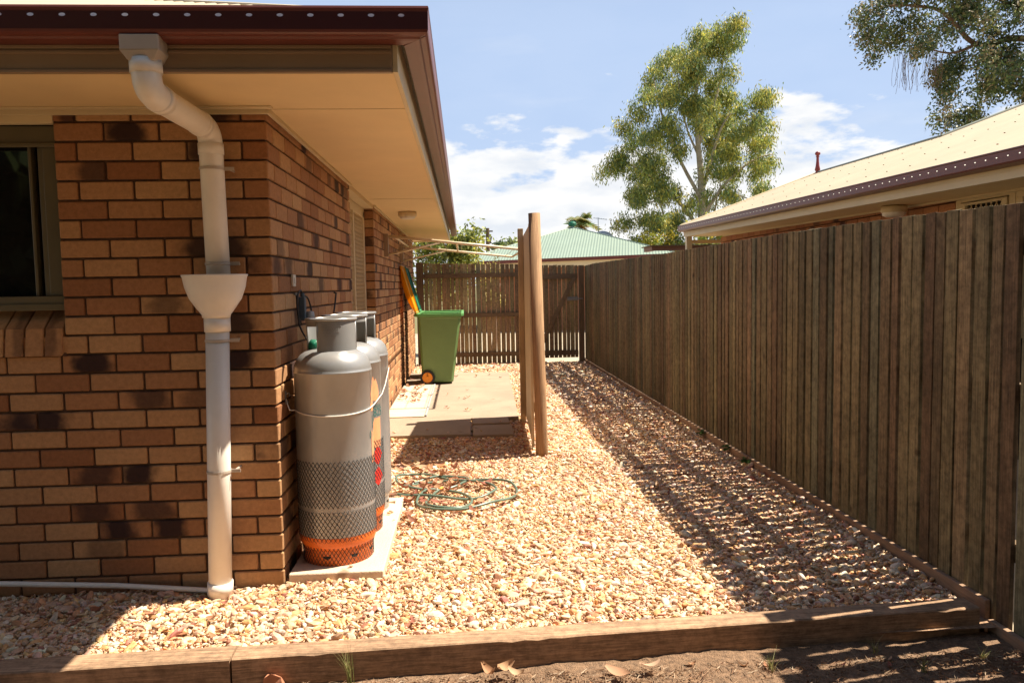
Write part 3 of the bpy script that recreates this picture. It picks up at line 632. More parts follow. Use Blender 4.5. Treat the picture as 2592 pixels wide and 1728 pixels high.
b = MB(); b.tube([(.115, .25, 1.105), (.155, .235, 1.10)], .03, 18); rel(b.build('hose_coupling', M['dgreen'], None, smooth=True), t)
b = MB(); b.lathe([(.0, .0), (.01, 0), (.01, .012), (0, .012)], (.008, .43, 1.35), 10); rel(b.build('wall_clip', M['dsteel'], None), t)
t = tag(MB().tube([(.004, 1.62, 1.355), (.02, 1.62, 1.35), (.02, 1.58, 1.30), (.02, 1.50, 1.22), (.03, 1.40, 1.10), (.08, 1.25, 1.08)], .006, 8).build('gas_hose', M['black'], None, smooth=True), 'short dark hose rising on the wall behind the gas bottles', 'hose')
t = tag(MB().box(.001, .012, .375, .435, 1.395, 1.455).box(.012, .016, .39, .42, 1.41, 1.44).build('wall_outlet', M['ink'], None, bevel=.002), 'small pale outlet plate on the side brick wall above the regulator', 'outlet')

# ------------------------------------------------------------------ slabs
q = MB(); q.add([(.02, 3.38, -.03), (.90, 3.36, -.03), (.91, 4.21, -.03), (1.40, 4.21, -.03), (1.53, 8.35, -.03), (.02, 8.5, -.03),
                 (.02, 3.38, .04), (.90, 3.36, .04), (.91, 4.21, .04), (1.40, 4.21, .04), (1.53, 8.35, .04), (.02, 8.5, .04)],
                [(6, 7, 8, 9, 10, 11), (0, 1, 7, 6), (1, 2, 8, 7), (2, 3, 9, 8), (3, 4, 10, 9), (4, 5, 11, 10), (5, 0, 6, 11)])
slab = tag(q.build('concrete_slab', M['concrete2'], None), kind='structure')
tag(MB().box(.03, .43, 4.34, 6.92, .0405, .052).build('concrete_landing', M['concrete'], None, bevel=.003), kind='structure')
tag(MB().box(.436, .456, 4.36, 6.9, .0405, .062).build('drain_strip', M['grey'], None, bevel=.003), 'thin grey strip set upright along the edge of the pale landing', 'strip')
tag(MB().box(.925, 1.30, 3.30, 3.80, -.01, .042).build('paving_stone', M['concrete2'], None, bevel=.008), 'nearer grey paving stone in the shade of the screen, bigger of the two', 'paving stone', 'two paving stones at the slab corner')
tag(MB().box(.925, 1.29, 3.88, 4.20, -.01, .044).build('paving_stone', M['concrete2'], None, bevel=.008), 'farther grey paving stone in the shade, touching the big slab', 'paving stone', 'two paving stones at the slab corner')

# ------------------------------------------------------------------ privacy screen
t = thing('privacy_screen', 'upright cream sheet screen hung between a round post and a square post', 'screen', (1.46, 2.6, 0))
b = MB(); b.tube([(1.470, 2.545, -.2), (1.470, 2.545, .1), (1.437, 2.545, 1.945)], [.050, .050, .047], 28); rel(b.build('round_post', M['post'], None, smooth=True), t)
def slant(name, o0, o1, y0, y1, za, zb_, m, bev=0):   # boards following the skewed line of the screen
    xs_ = lambda y: 1.405+(y-2.60)*.043
    V_ = [(xs_(y)+o, y, z) for z in (za, zb_) for (y, o) in ((y0, o0), (y0, o1), (y1, o1), (y1, o0))]
    b = MB(); b.add(V_, [(0, 3, 2, 1), (4, 5, 6, 7), (0, 1, 5, 4), (1, 2, 6, 5), (2, 3, 7, 6), (3, 0, 4, 7)]); rel(b.build(name, m, None, bevel=bev), t)
slant('sheet', 0, .012, 2.60, 4.20, .06, 1.87, M['panel'])
slant('rail', .013, .045, 2.62, 4.2, 1.70, 1.78, M['post']); slant('rail', .013, .045, 2.62, 4.2, .35, .43, M['post'])
slant('square_post', -.055, -.001, 4.10, 4.20, -.1, 1.94, M['lpost'], .004); slant('square_post', .013, .05, 4.205, 4.28, -.1, 1.9, M['post'], .004)
slant('cover_strip', -.010, -.0005, 2.60, 2.66, .04, 1.87, M['panel'], .002)

# ------------------------------------------------------------------ clothesline folded out from the wall
t = thing('clothesline', 'cream fold-out clothesline fixed on brackets below the eave', 'clothesline', (0, 5.06, 1.85))
for y_ in (5.06, 7.18):
    b = MB(); b.box(.001, .05, y_-.025, y_+.025, 1.72, 1.97); rel(b.build('bracket', M['fascia'], None, bevel=.003), t)
    b = MB(); b.tube([(.04, y_, 1.945), (1.55, y_, 1.775)], .016, 10); rel(b.build('arm', M['whitetube'], None, smooth=True), t)
    b = MB(); b.tube([(.04, y_, 1.74), (.62, y_, 1.865)], .011, 8); rel(b.build('strut', M['whitetube'], None, smooth=True), t)
b = MB(); b.tube([(1.55, 5.06, 1.775), (1.55, 7.18, 1.775)], .014, 8); b.tube([(.12, 5.06, 1.935), (.12, 7.18, 1.935)], .012, 8); b.tube([(.8, 5.08, 1.86), (.8, 7.16, 1.86)], .012, 8); rel(b.build('cross_bar', M['whitetube'], None, smooth=True), t)
b = MB()
for k in range(7): x_ = .25+k*.2; b.tube([(x_, 5.06, 1.93-x_*.1125+.02), (x_, 7.18, 1.93-x_*.1125+.02)], .0025, 5)
rel(b.build('line', M['ink'], None), t)

# ------------------------------------------------------------------ bins
def wheelie_bin(y0, lidm, lidname, label, zb=.04):
    t = thing('wheelie_bin', label, 'bin', (.5, y0+.28, zb), 'green wheelie bins by the wall')
    b = MB()
    def ring(x0, x1, ya, yb, z, c=.03):
        return [(x0+c, ya, z), (x1-c, ya, z), (x1, ya+c, z), (x1, yb-c, z), (x1-c, yb, z), (x0+c, yb, z), (x0, yb-c, z), (x0, ya+c, z)]
    rings = [ring(.275, .695, y0+.01, y0+.49, zb+.03), ring(.27, .70, y0, y0+.5, zb+.05), ring(.235, .815, y0-.035, y0+.535, zb+.90), ring(.225, .83, y0-.04, y0+.54, zb+.915), ring(.225, .83, y0-.04, y0+.54, zb+.94)]
    inner = [ring(.245, .81, y0-.02, y0+.52, zb+.94), ring(.29, .68, y0+.02, y0+.48, zb+.1)]
    V_ = []; F_ = []
    for r_ in rings+inner: V_ += r_
    nr = len(rings+inner)
    for i in range(nr-1):
        for k in range(8): F_.append((i*8+k, i*8+(k+1) % 8, (i+1)*8+(k+1) % 8, (i+1)*8+k))
    F_.append(tuple(range(7, -1, -1))); F_.append(tuple((nr-1)*8+k for k in range(8)))
    b.add(V_, F_); rel(b.build('body', M['bin'], None, bevel=.004), t)
    b = MB(); R1 = ring(.20, .86, y0-.055, y0+.555, zb+.935, .035); R2 = ring(.20, .86, y0-.055, y0+.555, zb+.975, .035); R3 = ring(.235, .825, y0-.02, y0+.52, zb+.975, .02); R4 = ring(.235, .825, y0-.02, y0+.52, zb+.935, .02)
    V_ = R1+R2+R3+R4; F_ = []
    for i in range(4):
        for k in range(8): F_.append((i*8+k, i*8+(k+1) % 8, ((i+1) % 4)*8+(k+1) % 8, ((i+1) % 4)*8+k))
    b.add(V_, F_); rel(b.build('rim', M['binlid'], None, bevel=.006), t)
    # open lid leaning back on the wall
    b = MB(); L_ = .66; w0, w1 = y0-.05, y0+.55; hx, hz = .21, zb+.985; tx, tz = -.155*0+.02, zb+1.62
    dx, dz = tx-hx, tz-hz; ln = math.hypot(dx, dz); ux, uz = dx/ln, dz/ln; nx_, nz_ = -uz, ux   # outward side faces the wall
    if nx_ > 0: nx_, nz_ = -nx_, -nz_
    V_ = []; F_ = []; ks = 9
    for i in range(ks):
        f = i/(ks-1); dome = .075*max(0, math.sin(math.pi*f))**.6
        for j in range(7):
            g_ = j/6; e = dome*math.sin(math.pi*g_)**.5 if 0 < g_ < 1 else 0
            V_.append((hx+ux*ln*f+nx_*e, w0+(w1-w0)*g_, hz+uz*ln*f+nz_*e))
    for i in range(ks-1):
        for j in range(6): F_.append((i*7+j, i*7+j+1, (i+1)*7+j+1, (i+1)*7+j))
    b.add(V_, F_); o = b.build('lid', lidm, None, smooth=True); sm = o.modifiers.new('t', 'SOLIDIFY'); sm.thickness = .006; rel(o, t)
    b = MB()
    e0 = [(hx, w0, hz), (hx+ux*ln, w0, hz+uz*ln), (hx+ux*ln, w1, hz+uz*ln), (hx, w1, hz)]
    for a, c_ in zip(e0, e0[1:]+e0[:1]): b.tube([a, c_], .011, 8)
    rel(b.build('lid_edge', lidm, None, smooth=True), t)
    b = MB(); b.tube([(.205, y0-.05, zb+.985), (.205, y0+.55, zb+.985)], .014, 10); b.tube([(.225, y0+.05, zb+.94), (.18, y0+.05, zb+.95), (.18, y0+.45, zb+.95), (.225, y0+.45, zb+.94)], .012, 8); rel(b.build('handle', M['binlid'], None, smooth=True), t)
    for yy in (y0-.045, y0+.50):
        b = MB(); b.tube([(.345, yy, zb+.10), (.345, yy+.045, zb+.10)], .10, 32); w_ = b.build('wheel', M['black'], None, bevel=.008); rel(w_, t)
        b = MB(); b.lathe([(0, .0), (.066, .0), (.07, .004), (.07, .01)], (0, 0, 0), 24); b.lathe([(0, .012), (.018, .011), (.02, .0)], (0, 0, 0), 14)
        for k in range(6): a = k*math.pi/3; b.box(-.003, .003, .018, .062, .0, .007); 
        V2 = []
        for (x, y, z) in b.v: V2.append((.345+x, yy-.001-z, zb+.10+y))
        b.v = V2; h_ = b.build('hub', M['wheelo'], None); h_.parent = w_; h_.matrix_parent_inverse = Matrix.Identity(4)
        w_.matrix_parent_inverse = Matrix.Translation(-Vector(t.location))
    b = MB(); b.tube([(.345, y0-.02, zb+.10), (.345, y0+.52, zb+.10)], .01, 8); rel(b.build('axle', M['dsteel'], None), t)
    return t
wheelie_bin(7.02, M['yellow'], 'yellow', 'nearer green wheelie bin, its open yellow lid leaning on the brick wall')
wheelie_bin(7.80, M['teallid'], 'green', 'second green wheelie bin hidden behind the first, only its dark green lid showing')

# ------------------------------------------------------------------ timber fences
def paling_run(b, p0, p1, top, thick, pitch, gap, nrm, base=-.04, tint=1.0):
    """boards from p0 to p1 (plan), faces at the line, thickness away along nrm"""
    p0 = Vector(p0); p1 = Vector(p1); L_ = (p1-p0).length; d = (p1-p0)/L_; n_ = Vector(nrm); s_ = 0; r_ = random.Random(11)
    while s_ < L_-.02:
        w_ = pitch*r_.uniform(.86, 1.12)-gap*r_.uniform(.35, 1.6); w_ = min(w_, L_-s_)
        z1 = top((s_+w_/2))+r_.uniform(-.003, .003); off = r_.uniform(0, .004)
        kind = r_.random()
        base_c = (.150, .110, .060) if kind < .4 else (.142, .114, .060) if kind < .78 else (.15, .099, .056) if kind < .93 else (.118, .110, .066)
        k = r_.uniform(.66, 1.28); col = tuple(c_*k*tint for c_ in base_c)
        lean = r_.uniform(-.004, .004)
        A = p0+d*s_+n_*off; Bp = p0+d*(s_+w_)+n_*off; A2 = A+n_*thick; B2 = Bp+n_*thick; z0 = base
        zt = lambda q: z1+q
        V_ = [(A.x, A.y, z0), (Bp.x, Bp.y, z0), (B2.x, B2.y, z0), (A2.x, A2.y, z0)]+[(q.x+d.x*lean, q.y+d.y*lean, z1+r_.uniform(-.003, .003)) for q in (A, Bp, B2, A2)]
        b.add(V_, [(0, 3, 2, 1), (4, 5, 6, 7), (0, 1, 5, 4), (1, 2, 6, 5), (2, 3, 7, 6), (3, 0, 4, 7)], col)
        s_ += w_+gap*r_.uniform(.45, 1.5)
fence = thing('timber_fence', 'long weathered paling fence running back along the right side', 'fence', (3.02, 4, 0))
ztop = lambda s_: float(np.interp(s_-3.5, [-3.5, -.75, 1.4, 4.6, 9, 10.2], [1.655, 1.665, 1.695, 1.69, 1.715, 1.70]))
b = MB(); paling_run(b, (3.012, -3.5), (3.012, 10.12), ztop, .019, .092, .021, (1, 0), tint=1.18); rel(b.build('palings', M['pale'], None, bevel=.0015), fence)
for z_ in (.28, .92, 1.50):
    b = MB(); b.box(3.037, 3.075, -3.5, 10.12, z_-.038, z_+.038, ); rel(b.build('rail', M['rail'], None), fence)
for k in range(6):
    b = MB(); y_ = -2.9+k*2.5; b.box(3.076, 3.17, y_, y_+.1, -.1, 1.6); rel(b.build('post', M['railv'], None), fence)
b = MB(); yy = -3.5
for k in range(5):
    b.box(2.986+.002*(k % 2), 3.0105, yy, yy+2.68-(.0 if k else -.18), -.2, .052 if k else -.02); yy += 2.7 if k else 2.88
rel(b.build('plinth', M['plinth'], None, bevel=.003), fence)
ff = thing('timber_fence', 'dark paling fence closing the far end, with horizontal rails', 'fence', (1, 10.03, 0))
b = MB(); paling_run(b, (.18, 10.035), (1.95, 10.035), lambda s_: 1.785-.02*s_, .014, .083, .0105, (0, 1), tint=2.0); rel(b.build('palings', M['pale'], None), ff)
for z_ in (1.565, .87, .175):
    b = MB(); b.box(.17, 1.95, 9.998, 10.032, z_-.038, z_+.038); rel(b.build('rail', M['rail'], None), ff)
b = MB(); b.box(.045, .168, 9.96, 10.06, -.1, 1.80); rel(b.build('post', M['railv'], None), ff)
b = MB(); b.box(1.955, 2.05, 9.98, 10.08, -.1, 1.72); rel(b.build('post', M['railv'], None), ff)
gate = thing('timber_gate', 'dark timber paling gate with a diagonal brace at the far end', 'gate', (2.45, 10.03, 0))
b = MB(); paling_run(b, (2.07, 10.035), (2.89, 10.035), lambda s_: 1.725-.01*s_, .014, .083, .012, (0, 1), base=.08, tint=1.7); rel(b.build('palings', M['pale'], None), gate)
for z_ in (1.52, .17):
    b = MB(); b.box(2.07, 2.88, 9.998, 10.032, z_-.045, z_+.045); rel(b.build('rail', M['rail'], None), gate)
b = MB(); b.add([(2.08, 9.996, .12), (2.16, 9.996, .12), (2.86, 9.996, 1.50), (2.78, 9.996, 1.50), (2.08, 10.03, .12), (2.16, 10.03, .12), (2.86, 10.03, 1.5), (2.78, 10.03, 1.5)], [(0, 1, 2, 3), (4, 7, 6, 5), (0, 3, 7, 4), (1, 5, 6, 2)]); rel(b.build('brace', M['rail'], None), gate)
b = MB(); b.box(2.69, 2.88, 9.985, 9.997, 1.09, 1.16); b.tube([(2.70, 9.975, 1.125), (2.96, 9.975, 1.125)], .008, 8); rel(b.build('latch', M['dsteel'], None), gate)
b = MB(); b.box(2.90, 2.99, 9.98, 10.08, -.1, 1.71); rel(b.build('post', M['railv'], None), gate)

# ------------------------------------------------------------------ sleepers edging the gravel
def sleeper(p0, p1, z0, z1, wd, label):
    p0 = Vector(p0); p1 = Vector(p1); d = (p1-p0).normalized(); n_ = Vector((-d.y, d.x)); b = MB(); k = 60; V_ = []; F_ = []
    r_ = random.Random(int(p0.x*100)+5)
    L_ = (p1-p0).length
    for i in range(k+1):
        s_ = L_*i/k; p = p0+d*s_
        chip = -.006*max(0, math.sin(s_*7.3))*(r_.random() < .25)
        for (o, z) in ((0, z0), (.0-chip*0, z1-.004+chip), (.005-chip*.8, z1+chip*.3), (wd, z1), (wd, z0)): q_ = p+n_*o; V_.append((q_.x, q_.y, z))
    for i in range(k):
        for j in range(4): F_.append((i*5+j, (i+1)*5+j, (i+1)*5+j+1, i*5+j+1))
    F_.append((0, 1, 2, 3, 4)); F_.append(tuple(k*5+j for j in (4, 3, 2, 1, 0)))
    b.add(V_, F_); return tag(b.build('timber_sleeper', M['sleeper'], None), label, 'sleeper', 'timber sleepers edging the gravel')
sleeper((-2.6, -.905), (-.012, -.822), -.16, .045, .11, 'shorter left timber sleeper, its outer end in the house shadow')
sleeper((-.004, -.820), (2.93, -.672), -.16, .045, .098, 'long right timber sleeper reaching the fence, striped by fence shadow at its end')

# ------------------------------------------------------------------ gravel pebbles (uncountable)
variants = []
for k in range(6):
    bm = bmesh.new(); bmesh.ops.create_icosphere(bm, subdivisions=2, radius=1); rr_ = random.Random(k)
    dirs = [Vector((rr_.gauss(0, 1), rr_.gauss(0, 1), rr_.gauss(0, 1))).normalized() for _ in range(11)]; cuts = [rr_.uniform(.5, .9) for _ in dirs]
    for v_ in bm.verts:
        p_ = v_.co.copy()
        for d_, c_ in zip(dirs, cuts):
            e = p_.dot(d_)
            if e > c_: p_ -= d_*(e-c_)*.85
        v_.co = Vector((p_.x*rr_.uniform(.98, 1.02), p_.y*.78, p_.z*.56))
    me = bpy.data.meshes.new('pebble'); bm.to_mesh(me); bm.free()
    for p in me.polygons: p.use_smooth = (k == 0)
    variants.append(bpy.data.objects.new('pebble', me))
PAL = np.array([(.68, .52, .36), (.76, .66, .54), (.64, .44, .28), (.62, .36, .17), (.62, .40, .30), (.54, .29, .15), (.34, .15, .09), (.50, .38, .31), (.66, .43, .20), (.42, .17, .13)])
PRB = np.array([.24, .15, .18, .12, .12, .07, .035, .03, .045, .01]); PRB = PRB/PRB.sum()
def scatter(x0, x1, y0, y1, sp):
    nx_ = int((x1-x0)/sp); ny_ = int((y1-y0)/sp)
    gx, gy = np.meshgrid(np.linspace(x0, x1, nx_), np.linspace(y0, y1, ny_)); gx = gx.ravel()+rng.uniform(-.6, .6, nx_*ny_)*sp; gy = gy.ravel()+rng.uniform(-.6, .6, nx_*ny_)*sp
    return gx, gy
GX = []; GY = []; GS = []; GZ = []
for (x0, x1, y0, y1, sp, size) in ((-1.45, 2.98, -.735, 1.6, .0152, .0121), (.0, 2.98, 1.6, 3.9, .0162, .0118), (.0, 2.98, 3.9, 6.6, .0195, .0135), (.0, 2.98, 6.6, 10.1, .024, .016)):
    for layer in (0, 1):
        gx, gy = scatter(x0, x1, y0, y1, sp if layer == 0 else sp*1.55)
        s_ = size*np.exp(rng.normal(0, .36, len(gx))); z = (-.012 if layer == 0 else .004)+rng.uniform(-.004, .006, len(gx))
        GX.append(gx); GY.append(gy); GS.append(s_); GZ.append(z)
GX, GY, GS, GZ = map(np.concatenate, (GX, GY, GS, GZ))
gx, gy = scatter(-1.3, 2.98, -.735, 2.6, .014); GX = np.r_[GX, gx]; GY = np.r_[GY, gy]; GS = np.r_[GS, rng.uniform(.003, .0065, len(gx))]; GZ = np.r_[GZ, rng.uniform(-.004, .010, len(gx))]
bx = rng.uniform(-1, 2.9, 420); by = rng.uniform(-.7, 5, 420); GX = np.r_[GX, bx]; GY = np.r_[GY, by]; GS = np.r_[GS, rng.uniform(.019, .030, 420)]; GZ = np.r_[GZ, np.full(420, .004)]
front_lim = np.where(GX < 0, -.812+GX*.032, -.822+GX*.0505+.0)+.108
keep = (GY > front_lim+.004)
keep &= ~((GX < .005) & (GY > -.005))
keep &= ~((GX > .03) & (GX < .455) & (GY > .0) & (GY < 1.275))
keep &= ~((GX > .0) & (GX < .905) & (GY > 3.375) & (GY < 8.45))
keep &= ~((GX > .9) & (GX < 1.40+(GY-4.2)*.031) & (GY > 4.21) & (GY < 8.36))
keep &= ~((GX > .925) & (GX < 1.30) & (GY > 3.30) & (GY < 3.80)) & ~((GX > .925) & (GX < 1.29) & (GY > 3.88) & (GY < 4.2))
keep &= ~((GX-1.474)**2+(GY-2.545)**2 < .07**2); keep &= (GX < 2.98)
keep &= ~((GX+.269)**2+(GY+.09)**2 < .058**2)
GX, GY, GS, GZ = GX[keep], GY[keep], GS[keep], GZ[keep]; n_ = len(GX)
# a few strays on the pad, slab edges and paving
ex = np.array([(.30, .055, .052), (.10, 1.2, .052), (.40, .9, .054), (.41, .93, .054), (.7, 3.42, .045), (.2, 3.5, .045), (1.0, 3.45, .047), (1.2, 3.9, .05), (.5, 3.6, .044)])
GX = np.r_[GX, ex[:, 0]]; GY = np.r_[GY, ex[:, 1]]; GZ = np.r_[GZ, ex[:, 2]+.006]; GS = np.r_[GS, np.full(len(ex), .0125)]; n_ = len(GX)
# gentle undulation, slightly heaped at the edges
GZ = GZ+.006*np.sin(GX*2.3+GY*1.7)+.004*np.sin(GX*6+GY*4)
GZ[-len(ex):] = ex[:, 2]+.006
me = bpy.data.meshes.new('gravel'); me.vertices.add(n_); me.vertices.foreach_set('co', np.c_[GX, GY, GZ].astype('f').ravel())
ci = rng.choice(len(PAL), n_, p=PRB); cols = PAL[ci]*np.array([1, .945, .87])*np.exp(rng.normal(0, .13, (n_, 1)))*np.exp(rng.normal(0, .04, (n_, 3)))
me.attributes.new('pcol', 'FLOAT_COLOR', 'POINT').data.foreach_set('color', np.c_[np.clip(cols, 0, .85), np.ones(n_)].astype('f').ravel())
rot = np.c_[rng.normal(0, .35, n_), rng.normal(0, .35, n_), rng.uniform(0, 6.283, n_)]
me.attributes.new('prot', 'FLOAT_VECTOR', 'POINT').data.foreach_set('vector', rot.astype('f').ravel())
scl = np.c_[GS*rng.uniform(.9, 1.6, n_), GS*rng.uniform(.8, 1.1, n_), GS*rng.uniform(.8, 1.25, n_)]
me.attributes.new('pscale', 'FLOAT_VECTOR', 'POINT').data.foreach_set('vector', scl.astype('f').ravel())
me.attributes.new('pidx', 'INT', 'POINT').data.foreach_set('value', rng.integers(0, 6, n_).astype('i'))
gm = bpy.data.materials.new('pebble_stone'); gm.use_nodes = True; T = gm.node_tree; b_ = T.nodes['Principled BSDF']; b_.inputs['Roughness'].default_value = .6; b_.inputs['Specular IOR Level'].default_value = .4
at_ = T.nodes.new('ShaderNodeAttribute'); at_.attribute_type = 'INSTANCER'; at_.attribute_name = 'pcol'
tcn = T.nodes.new('ShaderNodeTexCoord'); nn = T.nodes.new('ShaderNodeTexNoise'); nn.inputs['Scale'].default_value = 1.6; nn.inputs['Detail'].default_value = 4; T.links.new(tcn.outputs['Object'], nn.inputs['Vector'])
mr = T.nodes.new('ShaderNodeMapRange'); mr.inputs[1].default_value = .3; mr.inputs[2].default_value = .7; mr.inputs[3].default_value = .72; mr.inputs[4].default_value = 1.2; T.links.new(nn.outputs['Fac'], mr.inputs[0])
vm = T.nodes.new('ShaderNodeVectorMath'); vm.operation = 'SCALE'; T.links.new(at_.outputs['Color'], vm.inputs[0]); T.links.new(mr.outputs[0], vm.inputs['Scale']); T.links.new(vm.outputs[0], b_.inputs['Base Color'])
for v_ in variants: v_.data.materials.append(gm)
me.materials.append(gm)
gravel = bpy.data.objects.new('gravel', me); C.objects.link(gravel); tag(gravel, 'cream and tan river pebbles covering the side yard', 'gravel', kind='stuff')
ng = bpy.data.node_groups.new('pebbles', 'GeometryNodeTree'); ng.interface.new_socket('Geometry', in_out='INPUT', socket_type='NodeSocketGeometry'); ng.interface.new_socket('Geometry', in_out='OUTPUT', socket_type='NodeSocketGeometry')
K = ng.nodes.new; gi = K('NodeGroupInput'); go = K('NodeGroupOutput'); g2i = K('GeometryNodeGeometryToInstance')
for v_ in variants:
    oi = K('GeometryNodeObjectInfo'); oi.inputs['Object'].default_value = v_; ng.links.new(oi.outputs['Geometry'], g2i.inputs[0])
iop = K('GeometryNodeInstanceOnPoints'); iop.inputs['Pick Instance'].default_value = True
def na(nm, ty): a = K('GeometryNodeInputNamedAttribute'); a.data_type = ty; a.inputs['Name'].default_value = nm; return a.outputs['Attribute']
ng.links.new(gi.outputs[0], iop.inputs['Points']); ng.links.new(g2i.outputs[0], iop.inputs['Instance'])
ng.links.new(na('pidx', 'INT'), iop.inputs['Instance Index'])
e2r = K('FunctionNodeEulerToRotation'); ng.links.new(na('prot', 'FLOAT_VECTOR'), e2r.inputs[0]); ng.links.new(e2r.outputs[0], iop.inputs['Rotation'])
ng.links.new(na('pscale', 'FLOAT_VECTOR'), iop.inputs['Scale']); ng.links.new(iop.outputs[0], go.inputs[0])
gravel.modifiers.new('pebbles', 'NODES').node_group = ng

# ------------------------------------------------------------------ garden hose
def spline(pts, n=8, closed=False):
    P = [Vector(p) for p in pts]; out_ = []; m = len(P)
    for i in range(m if closed else m-1):
        p0, p1, p2, p3 = P[(i-1) % m] if closed or i > 0 else P[0], P[i], P[(i+1) % m], P[(i+2) % m] if closed or i+2 < m else P[-1]
        for k in range(n):
            t_ = k/n; out_.append(.5*((2*p1)+(-p0+p2)*t_+(2*p0-5*p1+4*p2-p3)*t_*t_+(-p0+3*p1-3*p2+p3)*t_**3))
    if not closed: out_.append(P[-1])
    return out_
hp = [(.42, 1.37), (.55, 1.335), (.67, 1.285), (.84, 1.26), (.95, 1.28), (1.04, 1.38), (1.05, 1.5), (.98, 1.62), (.80, 1.70), (.60, 1.71), (.48, 1.60), (.50, 1.50), (.64, 1.49), (.75, 1.53), (.83, 1.62),
      (.87, 1.76), (.72, 1.81), (.60, 1.78), (.45, 1.66), (.38, 1.72), (.37, 1.85), (.46, 1.93), (.60, 1.90), (.66, 1.82), (.80, 1.73), (1.03, 1.68), (1.15, 1.58), (1.19, 1.43), (1.15, 1.25), (1.01, 1.11), (.86, 1.02), (.73, 1.0), (.63, 1.04), (.55, 1.18),
      (.55, 1.32), (.60, 1.43), (.70, 1.48), (.82, 1.39), (.89, 1.20), (.85, 1.07), (.74, 1.03), (.64, 1.08), (.60, 1.22), (.64, 1.37), (.68, 1.44)]
hp3 = [(x, y, .030+.007*((i*7) % 3)+.006*math.sin(i*1.3)) for i, (x, y) in enumerate(hp)]
t = thing('garden_hose', 'green garden hose lying in loose coils on the sunny gravel', 'hose', (.8, 1.4, .03))
b = MB(); b.tube(spline(hp3, 7), .0085, 8); b.tube(spline([(.30, 1.42, .03), (.42, 1.40, .035), (.55, 1.36, .03), (.66, 1.33, .035), (.70, 1.30, .03)], 5), .0090, 8); rel(b.build('hose_tube', M['hose'], None, smooth=True), t)
b = MB(); b.tube([(.676, 1.436, .045), (.70, 1.47, .047)], .012, 10); rel(b.build('hose_fitting', M['wheelo'], None, smooth=True), t)

# ------------------------------------------------------------------ dry leaves
def leaf_geo(b, x, y, z, L_, W_, yaw_, curl, tilt, col):
    n1_ = 6; V_ = []; F_ = []; cy_, sy_ = math.cos(yaw_), math.sin(yaw_)
    for i in range(n1_+1):
        f = i/n1_; wv = W_*math.sin(math.pi*(f*.86+.07))**.8; u = (f-.5)*L_; zz = curl*((2*f-1)**2)*L_*.5
        for j in (-1, 0, 1):
            lx, ly, lz = u, j*wv*.5, zz+abs(j)*curl*W_*.5
            ly2 = ly*math.cos(tilt)-lz*math.sin(tilt); lz2 = ly*math.sin(tilt)+lz*math.cos(tilt)
            V_.append((x+lx*cy_-ly2*sy_, y+lx*sy_+ly2*cy_, z+lz2))
    for i in range(n1_):
        for j in range(2): F_.append((i*3+j, (i+1)*3+j, (i+1)*3+j+1, i*3+j+1))
    b.add(V_, F_, col)
DRYC = [(.36, .16, .08), (.42, .22, .11), (.30, .10, .06), (.48, .28, .16), (.24, .09, .05), (.5, .33, .2)]
b = MB(); r_ = random.Random(5)
def dl(x, y, z, s=1): leaf_geo(b, x, y, z, r_.uniform(.04, .09)*s, r_.uniform(.018, .034)*s, r_.uniform(0, 6.28), r_.uniform(.1, .7), r_.uniform(-.6, .6), r_.choice(DRYC))
for _ in range(150): dl(r_.gauss(.62, .22), r_.gauss(1.55, .36), .020+r_.uniform(0, .02), r_.uniform(.8, 1.5))
for _ in range(60): dl(abs(r_.gauss(.15, .12))+.03, r_.uniform(5.3, 6.9), .062)
for _ in range(26): dl(r_.uniform(.05, .8), r_.uniform(2.2, 3.3), .025)
for _ in range(60): dl(r_.uniform(1.6, 2.95), r_.uniform(-.4, 9.5), .025)
for _ in range(34): dl(r_.uniform(-.62, .1), r_.uniform(-.62, -.2), .015, .6)
for _ in range(55): dl(r_.uniform(.2, 2.9), r_.uniform(-.6, 1.6), .020, .65)
for _ in range(22): dl(r_.uniform(.1, 1.6), r_.uniform(7.5, 9.8), .05)
for _ in range(46): dl(r_.uniform(-.6, 3), r_.uniform(-1.15, -.83), -.05, .45)
for _ in range(10): dl(r_.uniform(.5, .9), r_.uniform(4.5, 6.6), .05, .7)
tag(b.build('fallen_leaves', M['dry'], None, smooth=True), 'dry brown leaves scattered over gravel, slab and soil', 'leaves', kind='stuff')
for (x, y, L_, W_, ya, cu, ti, col, lab) in ((.985, -.83, .075, .036, .6, .7, .5, (.48, .28, .15), 'big curled tan leaf, rear one of the heap below the sleeper'),
        (.935, -.86, .07, .034, 2.2, .8, -.3, (.42, .22, .11), 'big curled leaf at the left of the heap on the soil'),
        (1.03, -.875, .065, .03, -.5, .6, .2, (.52, .34, .2), 'pale leaf lying flat at the right of the heap on the soil'),
        (1.40, -.90, .10, .04, -.7, .3, .3, (.50, .28, .16), 'single reddish folded leaf on bare soil'),
        (1.53, -.865, .085, .035, .25, .35, -.2, (.52, .34, .22), 'single tan leaf on soil nearer the fence shadow')):
    b = MB(); leaf_geo(b, x, y, -.035, L_, W_, ya, cu, ti, col); tag(b.build('dry_leaf', M['dry'], None, smooth=True), lab, 'leaf', 'large dry leaves on the soil')
b = MB(); b.add([(.10, -.845, -.08), (.185, -.85, -.08), (.19, -.80, -.08), (.11, -.79, -.08), (.115, -.845, -.02), (.14, -.842, -.003), (.175, -.83, -.025), (.125, -.80, -.018)], [(0, 3, 2, 1), (4, 5, 6, 7), (0, 1, 6, 5), (0, 5, 4), (1, 2, 6), (2, 3, 7, 6), (3, 0, 4, 7)])
tag(b.build('terracotta_shard', M['terra'], None, bevel=.002), 'broken orange terracotta shard against the front of the sleeper', 'shard')

